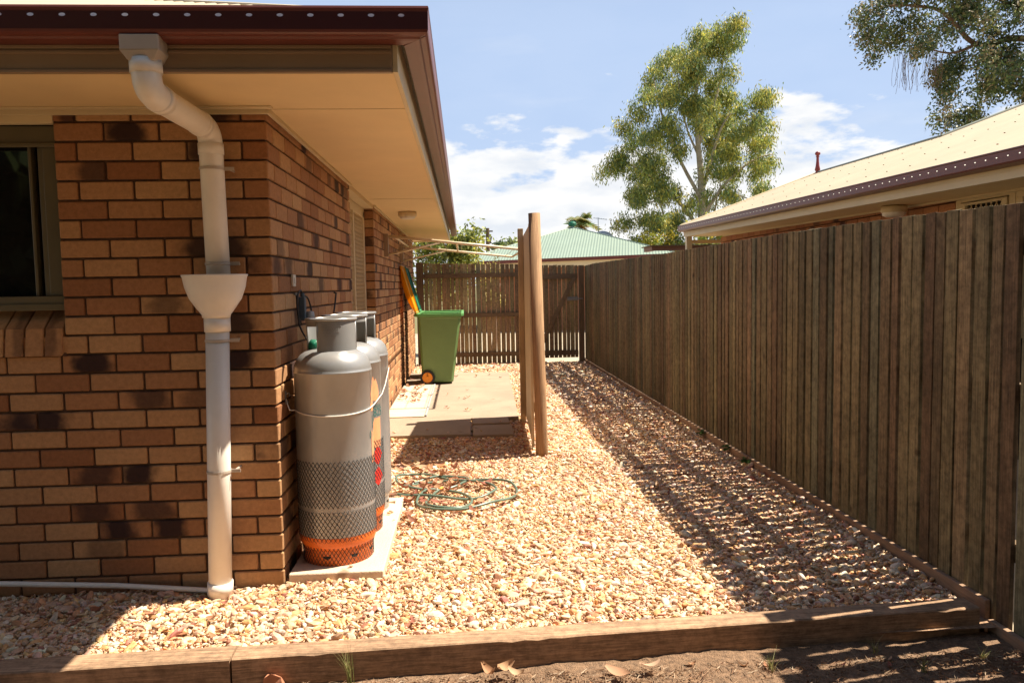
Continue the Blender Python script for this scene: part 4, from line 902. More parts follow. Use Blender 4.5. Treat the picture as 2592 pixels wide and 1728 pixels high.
b = MB(); r_ = random.Random(77)
for _ in range(5200):
    x = r_.uniform(-1.0, 2.98); y = -.835-abs(r_.gauss(0, .13)) if r_.random() < .8 else -.835-r_.uniform(0, .9); k_ = r_.random(); s_ = r_.uniform(.0015, .006)
    c_ = r_.choice(((.30, .17, .09), (.20, .10, .05), (.42, .28, .17), (.13, .06, .03), (.5, .38, .26)))
    if k_ < .55:
        a = r_.uniform(0, 3.14); L_ = r_.uniform(.006, .022); dx, dy = math.cos(a)*L_, math.sin(a)*L_; z = -.054+r_.uniform(0, .006); w_ = .0011
        b.add([(x-dx, y-dy, z), (x+dx, y+dy, z+r_.uniform(-.003, .005)), (x+dx-dy*.08, y+dy+dx*.08, z+.002), (x-dx-dy*.1, y-dy+dx*.1, z+.002)], [(0, 1, 2, 3)], c_)
    else:
        z = -.058; b.add([(x-s_, y-s_*.6, z), (x+s_, y-s_*.5, z), (x, y+s_, z), (x+r_.uniform(-.5, .5)*s_, y, z+s_*1.3)], [(0, 1, 3), (1, 2, 3), (2, 0, 3)], c_)
tag(b.build('soil_litter', M['dry'], None), 'crumbs, twigs and bark bits over the soil', 'litter', kind='stuff')

# ------------------------------------------------------------------ weeds
def tuft(x, y, z, n, h, lab, spread=.5, cols=((.20, .22, .06), (.30, .28, .10), (.42, .34, .16)), name='grass_tuft', group='grass tufts on the soil'):
    b = MB(); r2 = random.Random(int(x*1000))
    for _ in range(n):
        a = r2.uniform(0, 6.28); s_ = r2.uniform(.1, spread); hh = h*r2.uniform(.5, 1); w_ = .0016; col = r2.choice(cols)
        P = [Vector((x+r2.gauss(0, .006), y+r2.gauss(0, .005), z))]
        for k in range(1, 5): f = k/4; P.append(P[0]+Vector((math.cos(a)*s_*hh*f*f, math.sin(a)*s_*hh*f*f, hh*f*(1-.15*s_*f))))
        nrm = Vector((-math.sin(a), math.cos(a), 0)); V_ = []; F_ = []
        for k, p in enumerate(P): ww = w_*(1-k/4.6); V_ += [p-nrm*ww+Vector((0, 0, 0)), p+Vector((math.cos(a), math.sin(a), 0))*ww*.5, p+nrm*ww]
        for k in range(4): F_ += [(k*3, k*3+1, k*3+4, k*3+3), (k*3+1, k*3+2, k*3+5, k*3+4)]
        b.add(V_, F_, col)
    return tag(b.build(name, M['grass'], None), lab, 'grass', group)
tuft(.421, -.845, -.06, 26, .15, 'tall thin grass tuft growing against the sleeper face left of the leaf heap')
tuft(1.97, -.90, -.06, 22, .09, 'small green tuft at the edge of the fence shadow', 1.2)
tuft(2.42, -.80, -.06, 16, .07, 'short weed in shade right below the sleeper', 1.2)
tuft(2.52, -.96, -.06, 20, .07, 'green tuft at the bottom edge among shadow stripes', 1.2)
tuft(2.80, -.88, -.06, 20, .06, 'weedy tuft nearest the foot of the fence', 1.4)
for k, (x, y) in enumerate(((2.95, 3.1), (2.955, 2.45), (2.94, 2.0))):
    b = MB(); r2 = random.Random(k)
    for _ in range(24): leaf_geo(b, x+r2.gauss(0, .015), y+r2.gauss(0, .02), .02+r2.uniform(0, .04), .035, .018, r2.uniform(0, 6.28), .3, r2.uniform(-1, 1), (.07, .14, .03))
    tag(b.build('weed', M['leaf'], None), ('farthest', 'middle', 'nearest')[k]+' of the three small green weeds at the plinth of the right fence', 'weed', 'weeds along the fence plinth')

# ------------------------------------------------------------------ trees
def crown(name, blobs, n, leafL, leafW, palette, m, parent, droop=.8, fill=.55, seed=1, clump=30, csize=.25):
    r = np.random.default_rng(seed); bl = np.array([bb[:3] for bb in blobs]); br = np.array([bb[3] if len(bb) == 4 else bb[3] for bb in blobs], float)
    nc = max(1, n//clump); pr = br**2.2; pr /= pr.sum(); bi = r.choice(len(bl), nc, p=pr)
    d = r.normal(0, 1, (nc, 3)); d /= np.linalg.norm(d, axis=1)[:, None]; rad = br[bi]*(r.uniform(0, 1, nc)**fill)
    cc = bl[bi]+d*rad[:, None]*np.array([1, 1, .85])
    ctone = r.choice(len(palette), nc); cb = np.exp(r.normal(0, .22, nc))
    ci_ = np.repeat(np.arange(nc), clump); k = len(ci_); off = r.normal(0, 1, (k, 3))*csize*br.mean()*.5*np.array([1, 1, 1.15])
    pos = cc[ci_]+off
    ax = r.normal(0, 1, (k, 3)); ax[:, 2] -= droop*2.2; ax /= np.linalg.norm(ax, axis=1)[:, None]
    sd_ = np.cross(ax, r.normal(0, 1, (k, 3))); sd_ /= np.linalg.norm(sd_, axis=1)[:, None]
    L_ = leafL*r.uniform(.6, 1.3, k)[:, None]; W_ = leafW*r.uniform(.6, 1.3, k)[:, None]
    V_ = np.stack([pos, pos+ax*L_*.45+sd_*W_*.5, pos+ax*L_, pos+ax*L_*.45-sd_*W_*.5], 1).reshape(-1, 3)
    Fq_ = np.arange(k*4).reshape(k, 4); pal = np.array(palette)
    c_ = pal[ctone[ci_]]*cb[ci_][:, None]*np.exp(r.normal(0, .2, (k, 1)))
    return raw_mesh(name, V_, Fq_, m, np.repeat(c_, 4, 0), parent), cc
def limbs(name, segs, m, parent, n=8):
    b = MB()
    for pts, r0, r1 in segs:
        P = spline(pts, 4) if len(pts) > 2 else [Vector(p) for p in pts]; k = len(P); b.tube(P, [r0+(r1-r0)*i/(k-1) for i in range(k)], n)
    o = b.build(name, m, None, smooth=True); return rel(o, parent)
# tall gum tree (28 m away)
tg = thing('gum_tree', 'tall pale trunked gum tree with yellow green drooping foliage behind the houses', 'tree', (10.75, 28, 0))
def G(u, v): # local frame: u across, v height of the crown picture plane at y = 28
    return u, v
bl = []
# (x, z, r) read as shape of the crown
sil = [(11.75, 11.7, .55), (11.2, 11.6, .6), (10.6, 11.0, .8), (9.9, 10.9, .75), (9.3, 10.8, .55), (11.6, 10.9, .6), (10.5, 10.0, .95), (9.7, 9.9, .8), (8.8, 9.9, .55), (8.3, 10.1, .4), (11.5, 9.9, .7),
       (8.9, 8.9, .6), (8.0, 8.7, .6), (7.3, 8.2, .6), (7.6, 8.9, .4), (9.9, 8.7, .8), (11.0, 8.6, .6), (12.2, 9.2, .75), (12.9, 8.6, .7), (13.2, 7.9, .5), (12.2, 8.2, .8), (13.8, 7.8, .35), (13.9, 7.2, .45),
       (8.6, 7.6, .8), (7.6, 7.2, .65), (9.5, 7.4, .6), (6.8, 6.4, .6), (6.1, 6.0, .5), (7.6, 6.1, .8), (11.9, 7.1, .75), (12.8, 6.9, .7), (13.7, 6.3, .6), (14.3, 6.2, .35), (8.6, 5.9, .7), (13.2, 5.8, .55), (12.1, 6.0, .7), (11.0, 5.9, .45),
       (7.2, 5.0, .6), (8.2, 4.8, .9), (9.3, 5.0, .6), (11.7, 4.8, .65), (12.7, 4.8, .6), (10.8, 4.9, .45), (13.0, 4.2, .5), (13.6, 4.0, .45), (7.0, 3.6, .5), (8.0, 3.6, .85), (9.2, 3.6, .6), (12.0, 3.7, .6), (7.8, 2.6, .7), (8.9, 2.7, .6), (9.8, 4.2, .5)]
rr = np.random.default_rng(3)
sil += [(11.6, 9.3, .7), (11.7, 8.3, .7), (11.6, 7.4, .65), (11.5, 6.5, .55), (12.5, 7.5, .6), (9.2, 6.6, .6), (10.2, 7.6, .5)]
for (x, z, r) in [(10.6+(x-10.6)*(.84 if x < 10.6 else .90), 6.0+(z-6.0)*.93, r*.78) for x, z, r in sil]:
    for _ in range(3): bl.append((x+rr.normal(0, r*.25), 28+rr.uniform(-1, 1)*(2.2 if z > 4 else 1.8), z+rr.normal(0, r*.2), r*.72))
GP = [(.34, .37, .08), (.44, .42, .08), (.22, .29, .08), (.13, .20, .08), (.48, .40, .09), (.15, .21, .09), (.36, .38, .10)]
crown('crown', bl, 84000, .17, .042, GP, M['leaf'], tg, droop=.9, fill=.62, seed=4, clump=14, csize=.8)
tr = (10.75, 28)
segs = [([(11.0, 28, -.5), (10.75, 28, 3), (10.7, 28, 5.5), (10.5, 28, 8), (10.6, 28.2, 11.2)], .24, .04),
        ([(10.75, 28, 3.2), (10.2, 28.1, 4.2), (9.3, 28.3, 5.2), (8.0, 28.5, 6.2), (7.0, 28.6, 6.6)], .10, .02), ([(10.7, 28, 4.8), (9.9, 28, 6.2), (9.0, 27.6, 8), (8.6, 27.5, 9.6)], .09, .02),
        ([(10.72, 28, 5), (11.3, 28.2, 6.8), (11.8, 28.3, 8.0), (12.6, 28.4, 8.8)], .09, .02), ([(10.6, 28, 7), (11.1, 28, 8.2), (11.5, 28, 9.6), (11.7, 28, 11.3)], .08, .015), ([(10.75, 28, 4), (11.5, 27.8, 5.2), (12.6, 27.6, 6.2), (13.5, 27.5, 6.5)], .08, .02),
        ([(11.4, 27.8, 5.3), (12.1, 27.7, 4.9), (12.9, 27.6, 4.6)], .05, .015), ([(10.6, 28, 6.5), (10.1, 28.3, 8), (9.8, 28.4, 10.2)], .06, .015), ([(9.3, 28.3, 5.2), (8.7, 28.2, 4.7), (7.6, 28.1, 4.6)], .05, .012), ([(9.4, 28, 3.2), (9.6, 28, 1.5), (9.6, 28, -.4)], .06, .1), ([(9.4, 28, 3.1), (9.0, 28, 4.6), (8.6, 28.2, 6.0)], .06, .015), ([(11.5, 29, -.4), (11.45, 29, 3), (11.7, 29, 5)], .08, .03)]
limbs('trunk', segs, M['bark'], tg)
# big leaning tree top right: dark waxy leaves
tb = thing('street_tree', 'dark leafed tree reaching in from the top right over the cream roof', 'tree', (17.5, 18, 0))
bl = []
for (x, z, r) in [(11.9, 9.0, .55), (12.1, 8.5, .5), (12.5, 9.3, .7), (12.9, 8.6, .6), (13.2, 9.6, .8), (13.6, 8.8, .55), (12.4, 7.9, .35), (13.4, 8.1, .45), (14.2, 9.3, .8), (14.4, 8.4, .6), (14.9, 9.0, .7), (15.3, 8.3, .7), (15.9, 9.2, .9), (16.6, 8.6, .8), (17.3, 9.3, .9), (14.0, 7.4, .45), (14.6, 7.5, .6), (15.2, 7.5, .7), (15.9, 7.8, .7), (16.6, 7.7, .6), (17.4, 8.2, .6), (14.4, 6.8, .55), (15.1, 6.7, .65), (15.8, 7.0, .6), (14.9, 6.1, .55), (15.5, 6.2, .5), (16.2, 6.5, .4), (14.7, 5.6, .3), (15.4, 5.6, .4), (16.0, 5.8, .4), (17.0, 7.0, .35), (17.6, 7.3, .5), (18.4, 8.4, .9), (18.6, 7.2, .7), (17.4, 10.4, 1.2), (15.5, 10.4, 1), (13.9, 10.4, .9), (12.5, 7.6, .3)]:
    for _ in range(2): bl.append((x+.85+rr.normal(0, r*.2), 18+rr.uniform(-1, 1)*1.4, z+rr.normal(0, r*.15), r*.8))
BP = [(.08, .12, .04), (.15, .19, .06), (.22, .23, .09), (.07, .11, .05), (.28, .22, .12)]
crown('crown', bl, 54000, .125, .055, BP, M['leafd'], tb, droop=.25, fill=.5, seed=9, clump=16, csize=.46)
segs = [([(18.5, 18, -.5), (18.2, 18, 3), (17.6, 18, 6), (17.0, 18, 7.9), (16.4, 18, 9.0), (16, 18, 10.5)], .30, .08), ([(16.9, 18, 8.0), (15.9, 18.1, 8.15), (14.9, 18.2, 8.0), (13.9, 18.2, 8.9), (12.9, 18, 9.0), (12.2, 18, 9.0)], .11, .02), ([(14.9, 18.1, 8.0), (14, 18, 7.7), (13.0, 17.9, 7.9)], .05, .012),
        ([(17.4, 18, 6.8), (16.4, 17.9, 7.3), (16.2, 18, 6.2), (16.4, 18, 5.2), (16.5, 18, 4.6)], .07, .03), ([(16.5, 18, 8.8), (15.2, 18, 9.3), (14.0, 18, 10.2)], .07, .02)]
segs = [([(x+.75, y, z) for x, y, z in P_], a_, b_2) for P_, a_, b_2 in segs]
limbs('trunk', segs, M['barkd'], tb)
b = MB(); r2 = random.Random(8)
for _ in range(60):
    x = 13.5+r2.gauss(0, .12)+r2.choice((0, .75)); P = [Vector((x, 18+r2.uniform(-.3, .3), 7.75+r2.uniform(-.2, .2)))]
    for k in range(6): P.append(P[-1]+Vector((r2.gauss(0, .035), 0, -r2.uniform(.08, .24))))
    b.tube(P, .0045, 4, cap=False)
rel(b.build('hanging_twigs', M['barkd'], None), tb)
def bush(name, cx, cy, z0, z1, rx, n, lab, cat, pal, seed, lL=.12, lW=.05, m='leaf', group=None, trunk=True):
    t_ = thing(name, lab, cat, (cx, cy, 0), group); r3 = np.random.default_rng(seed); bl_ = []
    for _ in range(14): bl_.append((cx+r3.uniform(-1, 1)*rx*.7, cy+r3.uniform(-1, 1)*rx*.6, z0+(z1-z0)*r3.uniform(.15, .85), rx*.42))
    crown('crown', bl_, n, lL, lW, pal, M[m], t_, droop=.2, seed=seed, clump=18, csize=.5)
    limbs('trunk', [([(cx, cy, -.3), (cx+.05, cy, z0*.6), (cx, cy, (z0+z1)/2)], .07, .02), ([(cx, cy, z0*.6), (cx+rx*.5, cy, (z0+z1)/2)], .04, .01), ([(cx, cy, z0*.5), (cx-rx*.5, cy, (z0+z1)/2)], .04, .01)], M['barkd'], t_); return t_
bush('leafy_shrub', .42, 13.0, .9, 2.78, .85, 9000, 'bushy yellow green shrub right behind the far fence beside the eave', 'shrub', [(.34, .38, .07), (.22, .27, .05), (.46, .44, .09), (.15, .19, .05)], 21, .10, .045)
bush('shrub', 1.45, 12.6, .9, 1.95, .35, 1500, 'small yellowish shrub peeping over the far fence near the green roof', 'shrub', [(.34, .30, .08), (.42, .34, .12)], 22, .06, .03)
for k, (x, y, z1, rx, lab) in enumerate(((8.0, 26.0, 3.35, .8, 'leftmost of the yellow croton bushes behind the green roof'), (9.3, 26.2, 3.4, .8, 'middle yellow croton bush behind the green roof'), (10.4, 26.0, 3.6, .8, 'croton bush below the tall gum trunk'))):
    bush('croton_bush', x, y, 1.4, z1, rx, 2600, lab, 'bush', [(.50, .38, .04), (.40, .36, .05), (.22, .26, .04)], 30+k, .14, .06, group='yellow crotons behind the green roof')
bush('garden_tree', 6.55, 13.6, .8, 3.1, .8, 4200, 'low mixed green shrub beside the end of the cream house', 'shrub', [(.14, .20, .03), (.30, .30, .05), (.08, .12, .03)], 41, .11, .05)
bush('distant_tree', 4.1, 60, 3.0, 5.6, .9, 1500, 'tiny round distant tree left of the screen posts', 'tree', [(.10, .15, .05), (.06, .1, .04)], 51, .3, .15)
bush('distant_tree', 5.8, 58, 3.0, 4.9, 1.6, 1800, 'distant wide tree just left of the screen posts', 'tree', [(.18, .22, .06), (.22, .24, .08)], 52, .3, .15)
bush('distant_tree', 2.4, 40, 1.5, 3.7, 1.4, 2200, 'distant dark tree behind the power pole', 'tree', [(.08, .12, .04), (.14, .18, .05)], 53, .25, .12)
# palm
pt = thing('palm_tree', 'small palm rising behind the peak of the green roof', 'palm', (6.3, 32, 0))
limbs('trunk', [([(6.3, 32, -.3), (6.3, 32, 4.1)], .12, .09)], M['barkd'], pt)
b = MB(); r2 = random.Random(2)
for k in range(22):
    a = k*2.4; el = r2.uniform(.1, 1.2); L_ = r2.uniform(.7, 1.05); P = []
    for i in range(8): f = i/7; P.append(Vector((6.3+math.cos(a)*math.cos(el)*L_*f, 32+math.sin(a)*math.cos(el)*L_*f, 4.12+math.sin(el)*L_*f-.5*f*f)))
    for i in range(1, 8):
        for sg in (-1, 1):
            s_ = Vector((-math.sin(a), math.cos(a), -.35)).normalized()*sg*.28; p = P[i]; q_ = P[i-1]
            b.add([q_, q_+s_*.5+(p-q_)*.6+Vector((0, 0, .01)), p+s_+(p-q_)*.9, p], [(0, 1, 2, 3)], (.14*r2.uniform(.6, 1.6), .17, .04))
rel(b.build('crown', M['leaf'], None), pt)
b = MB()
for _ in range(40): leaf_geo(b, 6.35+r2.gauss(0, .12), 31.8+r2.gauss(0, .1), 3.95+r2.gauss(0, .1), .14, .07, r2.uniform(0, 6), .3, r2.uniform(-1, 1), (.5, .22, .03))
rel(b.build('fruit_cluster', M['dry'], None), pt)

# ------------------------------------------------------------------ green roofed house
gh = thing('green_roofed_house', 'house with pale green corrugated hip roof beyond the far fence', 'house', (3.9, 20, 0))
A0 = Vector((.62, 20.55, 2.12)); A1 = Vector((7.25, 19.1, 2.24)); ex_ = (A1-A0).normalized(); L0 = (A1-A0).length; nn_ = Vector((-ex_.y, ex_.x, 0)).normalized()
Hh = L0/2; pit = (3.34-2.18)/Hh
mpg = lambda s_, t_, h: tuple(A0+ex_*s_+nn_*t_+Vector((0, 0, pit*t_+h)))
g1 = corrugated('roof', M['roofg'], None, 0, L0, lambda s_: min(s_, L0-s_), mpg, pitch=.09, amp=.006); rel(g1, gh)
c00 = A0; c10 = A1; c11 = A1+nn_*L0; c01 = A0+nn_*L0; ap = A0+ex_*Hh+nn_*Hh+Vector((0, 0, pit*Hh))
b = MB(); b.add([c10, c11, ap, c01, c00], [(0, 1, 2), (1, 3, 2), (3, 4, 2)]); rel(b.build('roof_back', M['roofg'], None), gh)
b = MB()
for q_ in (c00, c10): b.tube([q_+Vector((0, 0, .0)), ap+Vector((0, 0, .0))], .025, 6)
rel(b.build('ridge_cap', M['ridgeg'], None), gh)
b = MB(); i0 = ex_*.0-nn_*.02
b.add([A0-nn_*.05+Vector((0, 0, -.10)), A1-nn_*.05+Vector((0, 0, -.10)), A1-nn_*.05+Vector((0, 0, -.0)), A0-nn_*.05], [(0, 1, 2, 3)]); b.add([A0-nn_*.05+Vector((0, 0, -.10)), A1-nn_*.05+Vector((0, 0, -.10)), A1+nn_*.06+Vector((0, 0, -.10)), A0+nn_*.06+Vector((0, 0, -.10))], [(0, 1, 2, 3)])
rel(b.build('gutter', M['gutter'], None), gh)
b = MB(); b.add([A0+nn_*.03+Vector((0, 0, -.26)), A1+nn_*.03+Vector((0, 0, -.26)), A1+nn_*.03+Vector((0, 0, -.08)), A0+nn_*.03+Vector((0, 0, -.08))], [(0, 1, 2, 3)]); b.add([A0+nn_*.03+Vector((0, 0, -.26)), A1+nn_*.03+Vector((0, 0, -.26)), A1+nn_*.6+Vector((0, 0, -.26)), A0+nn_*.6+Vector((0, 0, -.26))], [(0, 1, 2, 3)]); rel(b.build('fascia', M['cream'], None), gh)
b = MB(); W0 = A0+nn_*.6+ex_*.6; W1 = A1+nn_*.6-ex_*.6; dn = Vector((0, 0, -2.3)); up = Vector((0, 0, -.25))
P = [W0, W1, W1+nn_*(L0-1.2), W0+nn_*(L0-1.2)]; V_ = [p+dn for p in P]+[p+up for p in P]
b.add(V_, [(0, 1, 5, 4), (1, 2, 6, 5), (2, 3, 7, 6), (3, 0, 4, 7), (4, 5, 6, 7)]); rel(b.build('wall', M['brick2'], None), gh)
t = thing('roof_ventilator', 'dark green whirlybird vent on the peak of the green roof', 'vent', tuple(ap))
b = MB(); b.lathe([(.05, -.04), (.05, .02), (.10, .04), (.135, .08), (.14, .12), (.115, .17), (.06, .20), (0, .205)], tuple(ap+Vector((.0, 0, 0))), 18)
rel(b.build('turbine', M['teallid'], None), t); b = MB(); b.lathe([(.10, -.06), (.07, .02), (.055, .05)], tuple(ap), 14); rel(b.build('vent_base', M['ridgeg'], None), t)
t = thing('aerial', 'thin television aerial mast behind the green roof', 'aerial', (6.1, 26.5, 0))
b = MB(); b.tube([(6.15, 26.5, 2), (6.15, 26.5, 3.95)], .015, 6); rel(b.build('mast', M['grey'], None), t)
b = MB(); b.tube([(5.95, 26.5, 3.93), (6.5, 26.5, 3.86)], .01, 5)
for k in range(6): b.tube([(6.0+k*.09, 26.35, 3.93-k*.01), (6.0+k*.09, 26.65, 3.93-k*.01)], .006, 4)
rel(b.build('antenna', M['grey'], None), t)
t = thing('satellite_dish', 'grey satellite dish standing beyond the right slope of the green roof', 'dish', (6.55, 26.5, 0))
b = MB(); b.lathe([(.42, 0), (.40, .12), (.28, .25), (.12, .31), (0, .33)], (6.32, 26.5, 3.1), 24); rel(b.build('dish', M['grey'], None, smooth=True), t); b = MB(); b.tube([(6.32, 26.5, 1), (6.32, 26.5, 3.12)], .05, 8); rel(b.build('stand', M['grey'], None), t)
t = thing('power_pole', 'thin dark power pole rising behind the clothesline', 'pole', (2.42, 45, 0))
b = MB(); b.tube([(2.45, 45, -.3), (2.42, 45, 4.95)], [.16, .12], 10); rel(b.build('pole', M['railv'], None), t); b = MB(); b.box(2.1, 2.75, 44.95, 45.05, 4.72, 4.8); b.tube([(2.56, 45, 4.0), (2.66, 45, 4.45)], .05, 8); rel(b.build('crossarm', M['rail'], None), t)
# ------------------------------------------------------------------ neighbour's cream roofed house
nh = thing('cream_roofed_house', 'brick house with cream roof and maroon gutter behind the right fence', 'house', (5.2, 4, 0))
zg = lambda y: 2.205+.0125*y
XG, XW = 4.48, 5.15; YF = 9.3
tn_ = math.tan(R(20)); N0 = -3.0
mpn_ = lambda s_, t_, h: (XG+.05+t_, s_, zg(s_)+.004+tn_*t_+h)
r1 = corrugated('roof', M['roofc'], None, N0, 5.85, lambda s_: 5.2, mpn_, pitch=.076, amp=.0035); rel(r1, nh)
rel(corrugated('roof_wing', M['roofc'], None, 5.85, YF, lambda s_: 2.33, mpn_, pitch=.076, amp=.0035), nh)
b = MB(); b.add([mpn_(N0, 5.2, 0), mpn_(5.85, 5.2, 0), (XG+9.5, 5.85, 2.3), (XG+9.5, N0, 2.3)], [(0, 1, 2, 3)]); b.add([mpn_(5.85, 2.33, 0), mpn_(YF, 2.33, 0), (XG+4.5, YF, 2.3), (XG+4.5, 5.85, 2.3)], [(0, 1, 2, 3)])
b.add([mpn_(5.85, 2.2, 0), mpn_(5.85, 5.2, 0), (XG+9.5, 5.85, 2.3), (XG+2, 5.85, 2.3)], [(0, 1, 2, 3)])
rel(b.build('roof_back', M['roofc'], None), nh)
b = MB(); b.tube([mpn_(5.85, 2.33, .01), mpn_(5.85, 5.2, .01)], .018, 8); b.tube([mpn_(5.85, 2.33, .01), mpn_(YF, 2.33, .01)], .018, 8); rel(b.build('ridge_cap', M['ridge'], None), nh)
b = MB(); b.tube([mpn_(YF, 0, .0), mpn_(YF, 2.33, .0)], .02, 8); rel(b.build('barge_cap', M['cream'], None), nh)
b = MB()
for t_ in (.35, .95, 1.6, 2.2, 3.0, 3.8, 4.6):
    s_ = N0+.1
    while s_ < (YF if t_ < 2.3 else 5.8):
        p = mpn_(s_, t_, .004); b.lathe([(.008, -.002), (.008, .004), (.004, .006), (0, .006)], p, 6); s_ += .38
rel(b.build('roof_screws', M['screw'], None), nh)
def gut2(prof, name, m):
    V_ = []; F_ = []
    for (o, z) in prof: V_ += [(XG+o, N0, zg(N0)+z), (XG+o, YF, zg(YF)+z)]
    for i in range(len(prof)-1): F_.append((2*i, 2*i+1, 2*i+3, 2*i+2))
    b = MB(); b.add(V_, F_); return b.build(name, m, None)
gg = gut2([(.014, -.004), (.01, 0), (0, 0), (-.003, -.008), (0, -.016)], 'gutter', M['gutter']); rel(gg, nh)
gf = gut2([(0, -.016), (.001, -.085)], 'gutter_face', M['gutslot_shade2']); rel(gf, nh)
gbs = gut2([(.001, -.085), (.01, -.097), (.10, -.105), (.10, .0)], 'gutter_base', M['gutter']); rel(gbs, nh)
b = MB(); b.add([(XG+.0, YF+.001, zg(YF)), (XG+.1, YF+.001, zg(YF)), (XG+.1, YF+.001, zg(YF)-.105), (XG, YF+.001, zg(YF)-.09)], [(0, 1, 2, 3)]); rel(b.build('gutter_stop', M['gutter'], None), nh)
def strip(x0, x1, y0, y1, za, zb_, name, m, bev=0):
    V_ = [(x0, y0, zg(y0)+za), (x1, y0, zg(y0)+za), (x1, y1, zg(y1)+za), (x0, y1, zg(y1)+za), (x0, y0, zg(y0)+zb_), (x1, y0, zg(y0)+zb_), (x1, y1, zg(y1)+zb_), (x0, y1, zg(y1)+zb_)]
    b = MB(); b.add(V_, [(0, 3, 2, 1), (4, 5, 6, 7), (0, 1, 5, 4), (1, 2, 6, 5), (2, 3, 7, 6), (3, 0, 4, 7)]); o = b.build(name, m, None, bevel=bev); rel(o, nh); return o
strip(XG+.101, XG+.12, N0, YF, -.185, -.02, 'fascia', M['cream'])
strip(XG+.098, XG+.1005, N0, YF, -.135, -.128, 'fascia_bead', M['cream'])
strip(XG+.121, XW, N0, YF-.02, -.18, -.17, 'soffit', M['soffit'])
strip(XW-.025, XW-.002, N0, YF-.35, -.20, -.181, 'soffit_trim', M['cream'])
strip(XG+.12, XG+.21, YF-.12, YF-.03, -.9, -.185, 'porch_post', M['cream'])
strip(XG+.21, XW+.1, YF-.10, YF-.05, -.30, -.24, 'porch_beam', M['cream'])
for half in (0, 1):
  B = Bricks()
  for n in range(14, 26):
    y = -1.5+(.12 if n % 2 else 0)
    while y < 9.1:
        if (y > 2) != (half == 1): y += .24; continue
        zt = zg(y)-.181; z0 = .06+CH*(n-1); z1 = min(z0+.076, zt)
        if z1-z0 > .012 and not (y+.23 > 1.0 and y < 2.93 and True): B.brick(XW, XW+.11, y, min(y+.23, 9.1), z0, z1, 'y', b=.004)
        elif z1-z0 > .012 and y < 2.93 < y+.23: B.brick(XW, XW+.11, 2.93, y+.23, z0, z1, 'y', b=.004)
        y += .24
  bo = B.build('wall', M['brick2'], None); rel(bo, nh)

b = MB(); b.box(XW+.008, XW+.1, -1.5, .98, -.1, 1.99); b.box(XW+.008, XW+.1, 2.935, 9.09, -.1, 2.03); b.box(XW+.3, 11, -1.5, 9, -.1, 1.95); rel(b.build('wall_core', M['mortar'], None), nh)
b = MB(); b.box(XW+.0, XW+.06, 2.86, 2.93, .0, 2.04); b.box(XW+.0, XW+.06, 2.20, 2.27, 0, 2.04); b.box(XW, XW+.06, 2.27, 2.86, 2.015, 2.05); b.box(XW-.012, XW+.03, 2.79, 2.85, .1, 2.005); b.box(XW-.012, XW+.03, 2.28, 2.34, .1, 2.005); b.box(XW-.012, XW+.03, 2.34, 2.79, 1.985, 2.005)
d2 = b.build('security_door', M['cream'], None, bevel=.003); rel(d2, nh)
ms = MB(); lattice(ms, XW+.0, 2.34, 2.79, .6, 1.985, .062, .085, .004); o = ms.build('door_mesh', M['mesh'], None); o.parent = d2
b = MB(); b.box(XW+.09, XW+.1, 2.2, 2.93, 0, 2.0); o = b.build('door_leaf', M['dark'], None); o.parent = d2
b = MB(); b.box(XW+.0, XW+.06, 1.0, 2.195, 1.985, 2.045); b.box(XW+.0, XW+.06, 2.12, 2.195, .9, 1.985); b.box(XW+.0, XW+.06, 1.0, 1.05, .9, 1.93)
w2 = b.build('window', M['cream'], None, bevel=.003); rel(w2, nh)
b = MB(); b.box(XW+.035, XW+.04, 1.05, 2.12, .9, 1.985); o = b.build('pane', M['glass'], None); o.parent = w2
for o in list(house.children): pass
t = thing('eave_light', 'round cream light fitting under the eave of the house behind the fence', 'light', (4.95, 3.55, 2.02))
b = MB(); b.lathe([(0, .06), (.11, .06), (.115, .05), (.115, .01), (.105, 0)], (4.95, 3.55, 2.0), 28); rel(b.build('housing', M['cream'], None, smooth=True), t); b = MB(); b.lathe([(.104, .0), (.10, -.025), (.07, -.04), (0, -.043)], (4.95, 3.55, 2.0), 28); rel(b.build('diffuser', M['pvc'], None, smooth=True), t)
t = thing('roof_finial', 'slim dark red finial on the ridge of the cream roof', 'finial', (6.8, 9.25, 3.1))
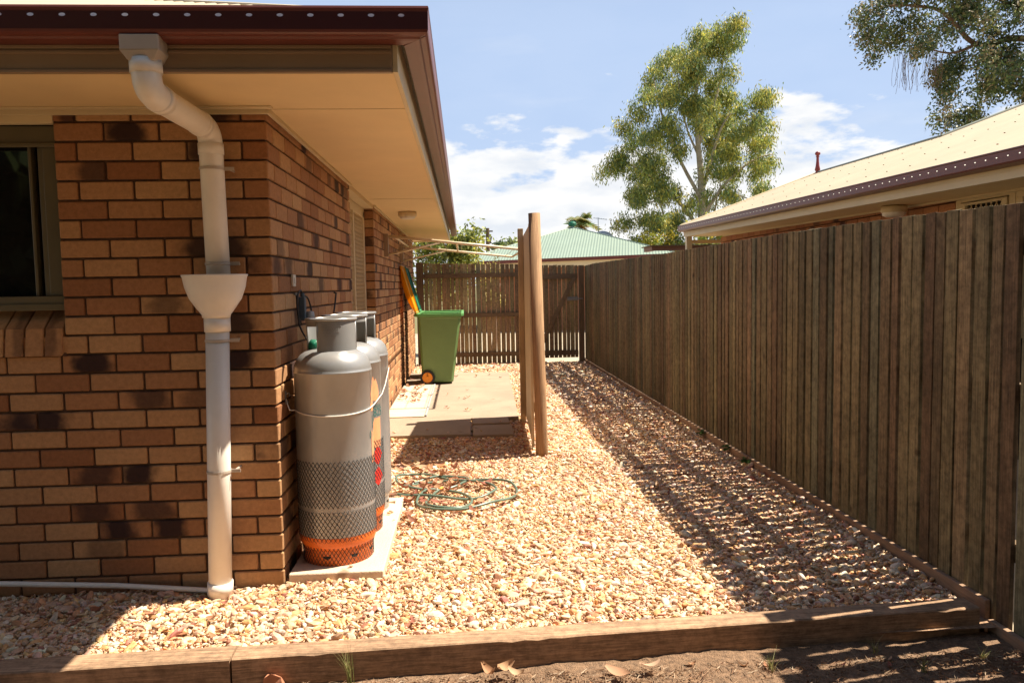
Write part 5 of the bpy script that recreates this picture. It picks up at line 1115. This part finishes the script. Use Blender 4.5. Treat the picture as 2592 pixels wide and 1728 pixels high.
fx, fy, fz = mpn_(YF-.05, 2.33, 0)
b = MB(); b.lathe([(.035, -.02), (.03, .03), (.045, .05), (.03, .12), (.022, .2), (.02, .26), (.032, .27), (.02, .285), (.04, .305), (.045, .325), (.03, .35), (0, .36)], (fx, fy, fz), 16); rel(b.build('turned_spike', M['darkred'], None, smooth=True), t)
t = thing('pergola', 'low brown pergola roof between the fence and the cream roofed house', 'pergola', (4.2, 10.8, 0))
b = MB(); b.box(4.42, 6.2, 10.85, 10.95, 1.98, 2.06); b.box(4.42, 4.50, 10.951, 11.5, 1.98, 2.06); b.box(6.12, 6.2, 10.951, 11.5, 1.98, 2.06); rel(b.build('beam', M['woodbrown'], None), t)
for (x, y) in ((5.2, 10.9), (6.15, 10.9), (6.15, 11.45), (5.2, 11.45)):
    b = MB(); b.box(x-.04, x+.04, y-.04, y+.04, -.1, 1.98); rel(b.build('post', M['woodbrown'], None), t)
b = MB(); b.box(4.38, 6.25, 10.8, 11.55, 2.062, 2.08); rel(b.build('roof', M['railv'], None), t)

# ------------------------------------------------------------------ behind the viewer (fence seen in the window glass; trees added to block sky light)
t = thing('paling_fence', 'paling fence behind the viewer reflected in the window', 'fence', (-4, -11, 0))
b = MB(); paling_run(b, (-14, -11), (6, -11), lambda s_: 1.7, .015, .1, .02, (0, -1)); rel(b.build('palings', M['pale'], None), t)
DKG = [(.05, .08, .025), (.07, .10, .03)]  # leaf colours of the trees added to cut ambient light
bush('sky_block_tree', -5.6, -7.2, .2, 8.5, 3.4, 14000, 'dark tree added behind the viewer on the left to block sky light, reflected in the window', 'tree', DKG, 61, .5, .3)
bush('sky_block_tree', -.6, -9.6, .2, 8.5, 3.8, 14000, 'unseen dark tree added straight behind the viewer to block sky light', 'tree', DKG, 62, .5, .3)
bush('sky_block_tree', 4.9, -7.6, 1.2, 8.5, 3.9, 16000, 'unseen dark tree added behind the viewer on the right to shade the yard', 'tree', DKG, 63, .5, .3)
print('objects', len(bpy.data.objects), 'pebbles', n_)
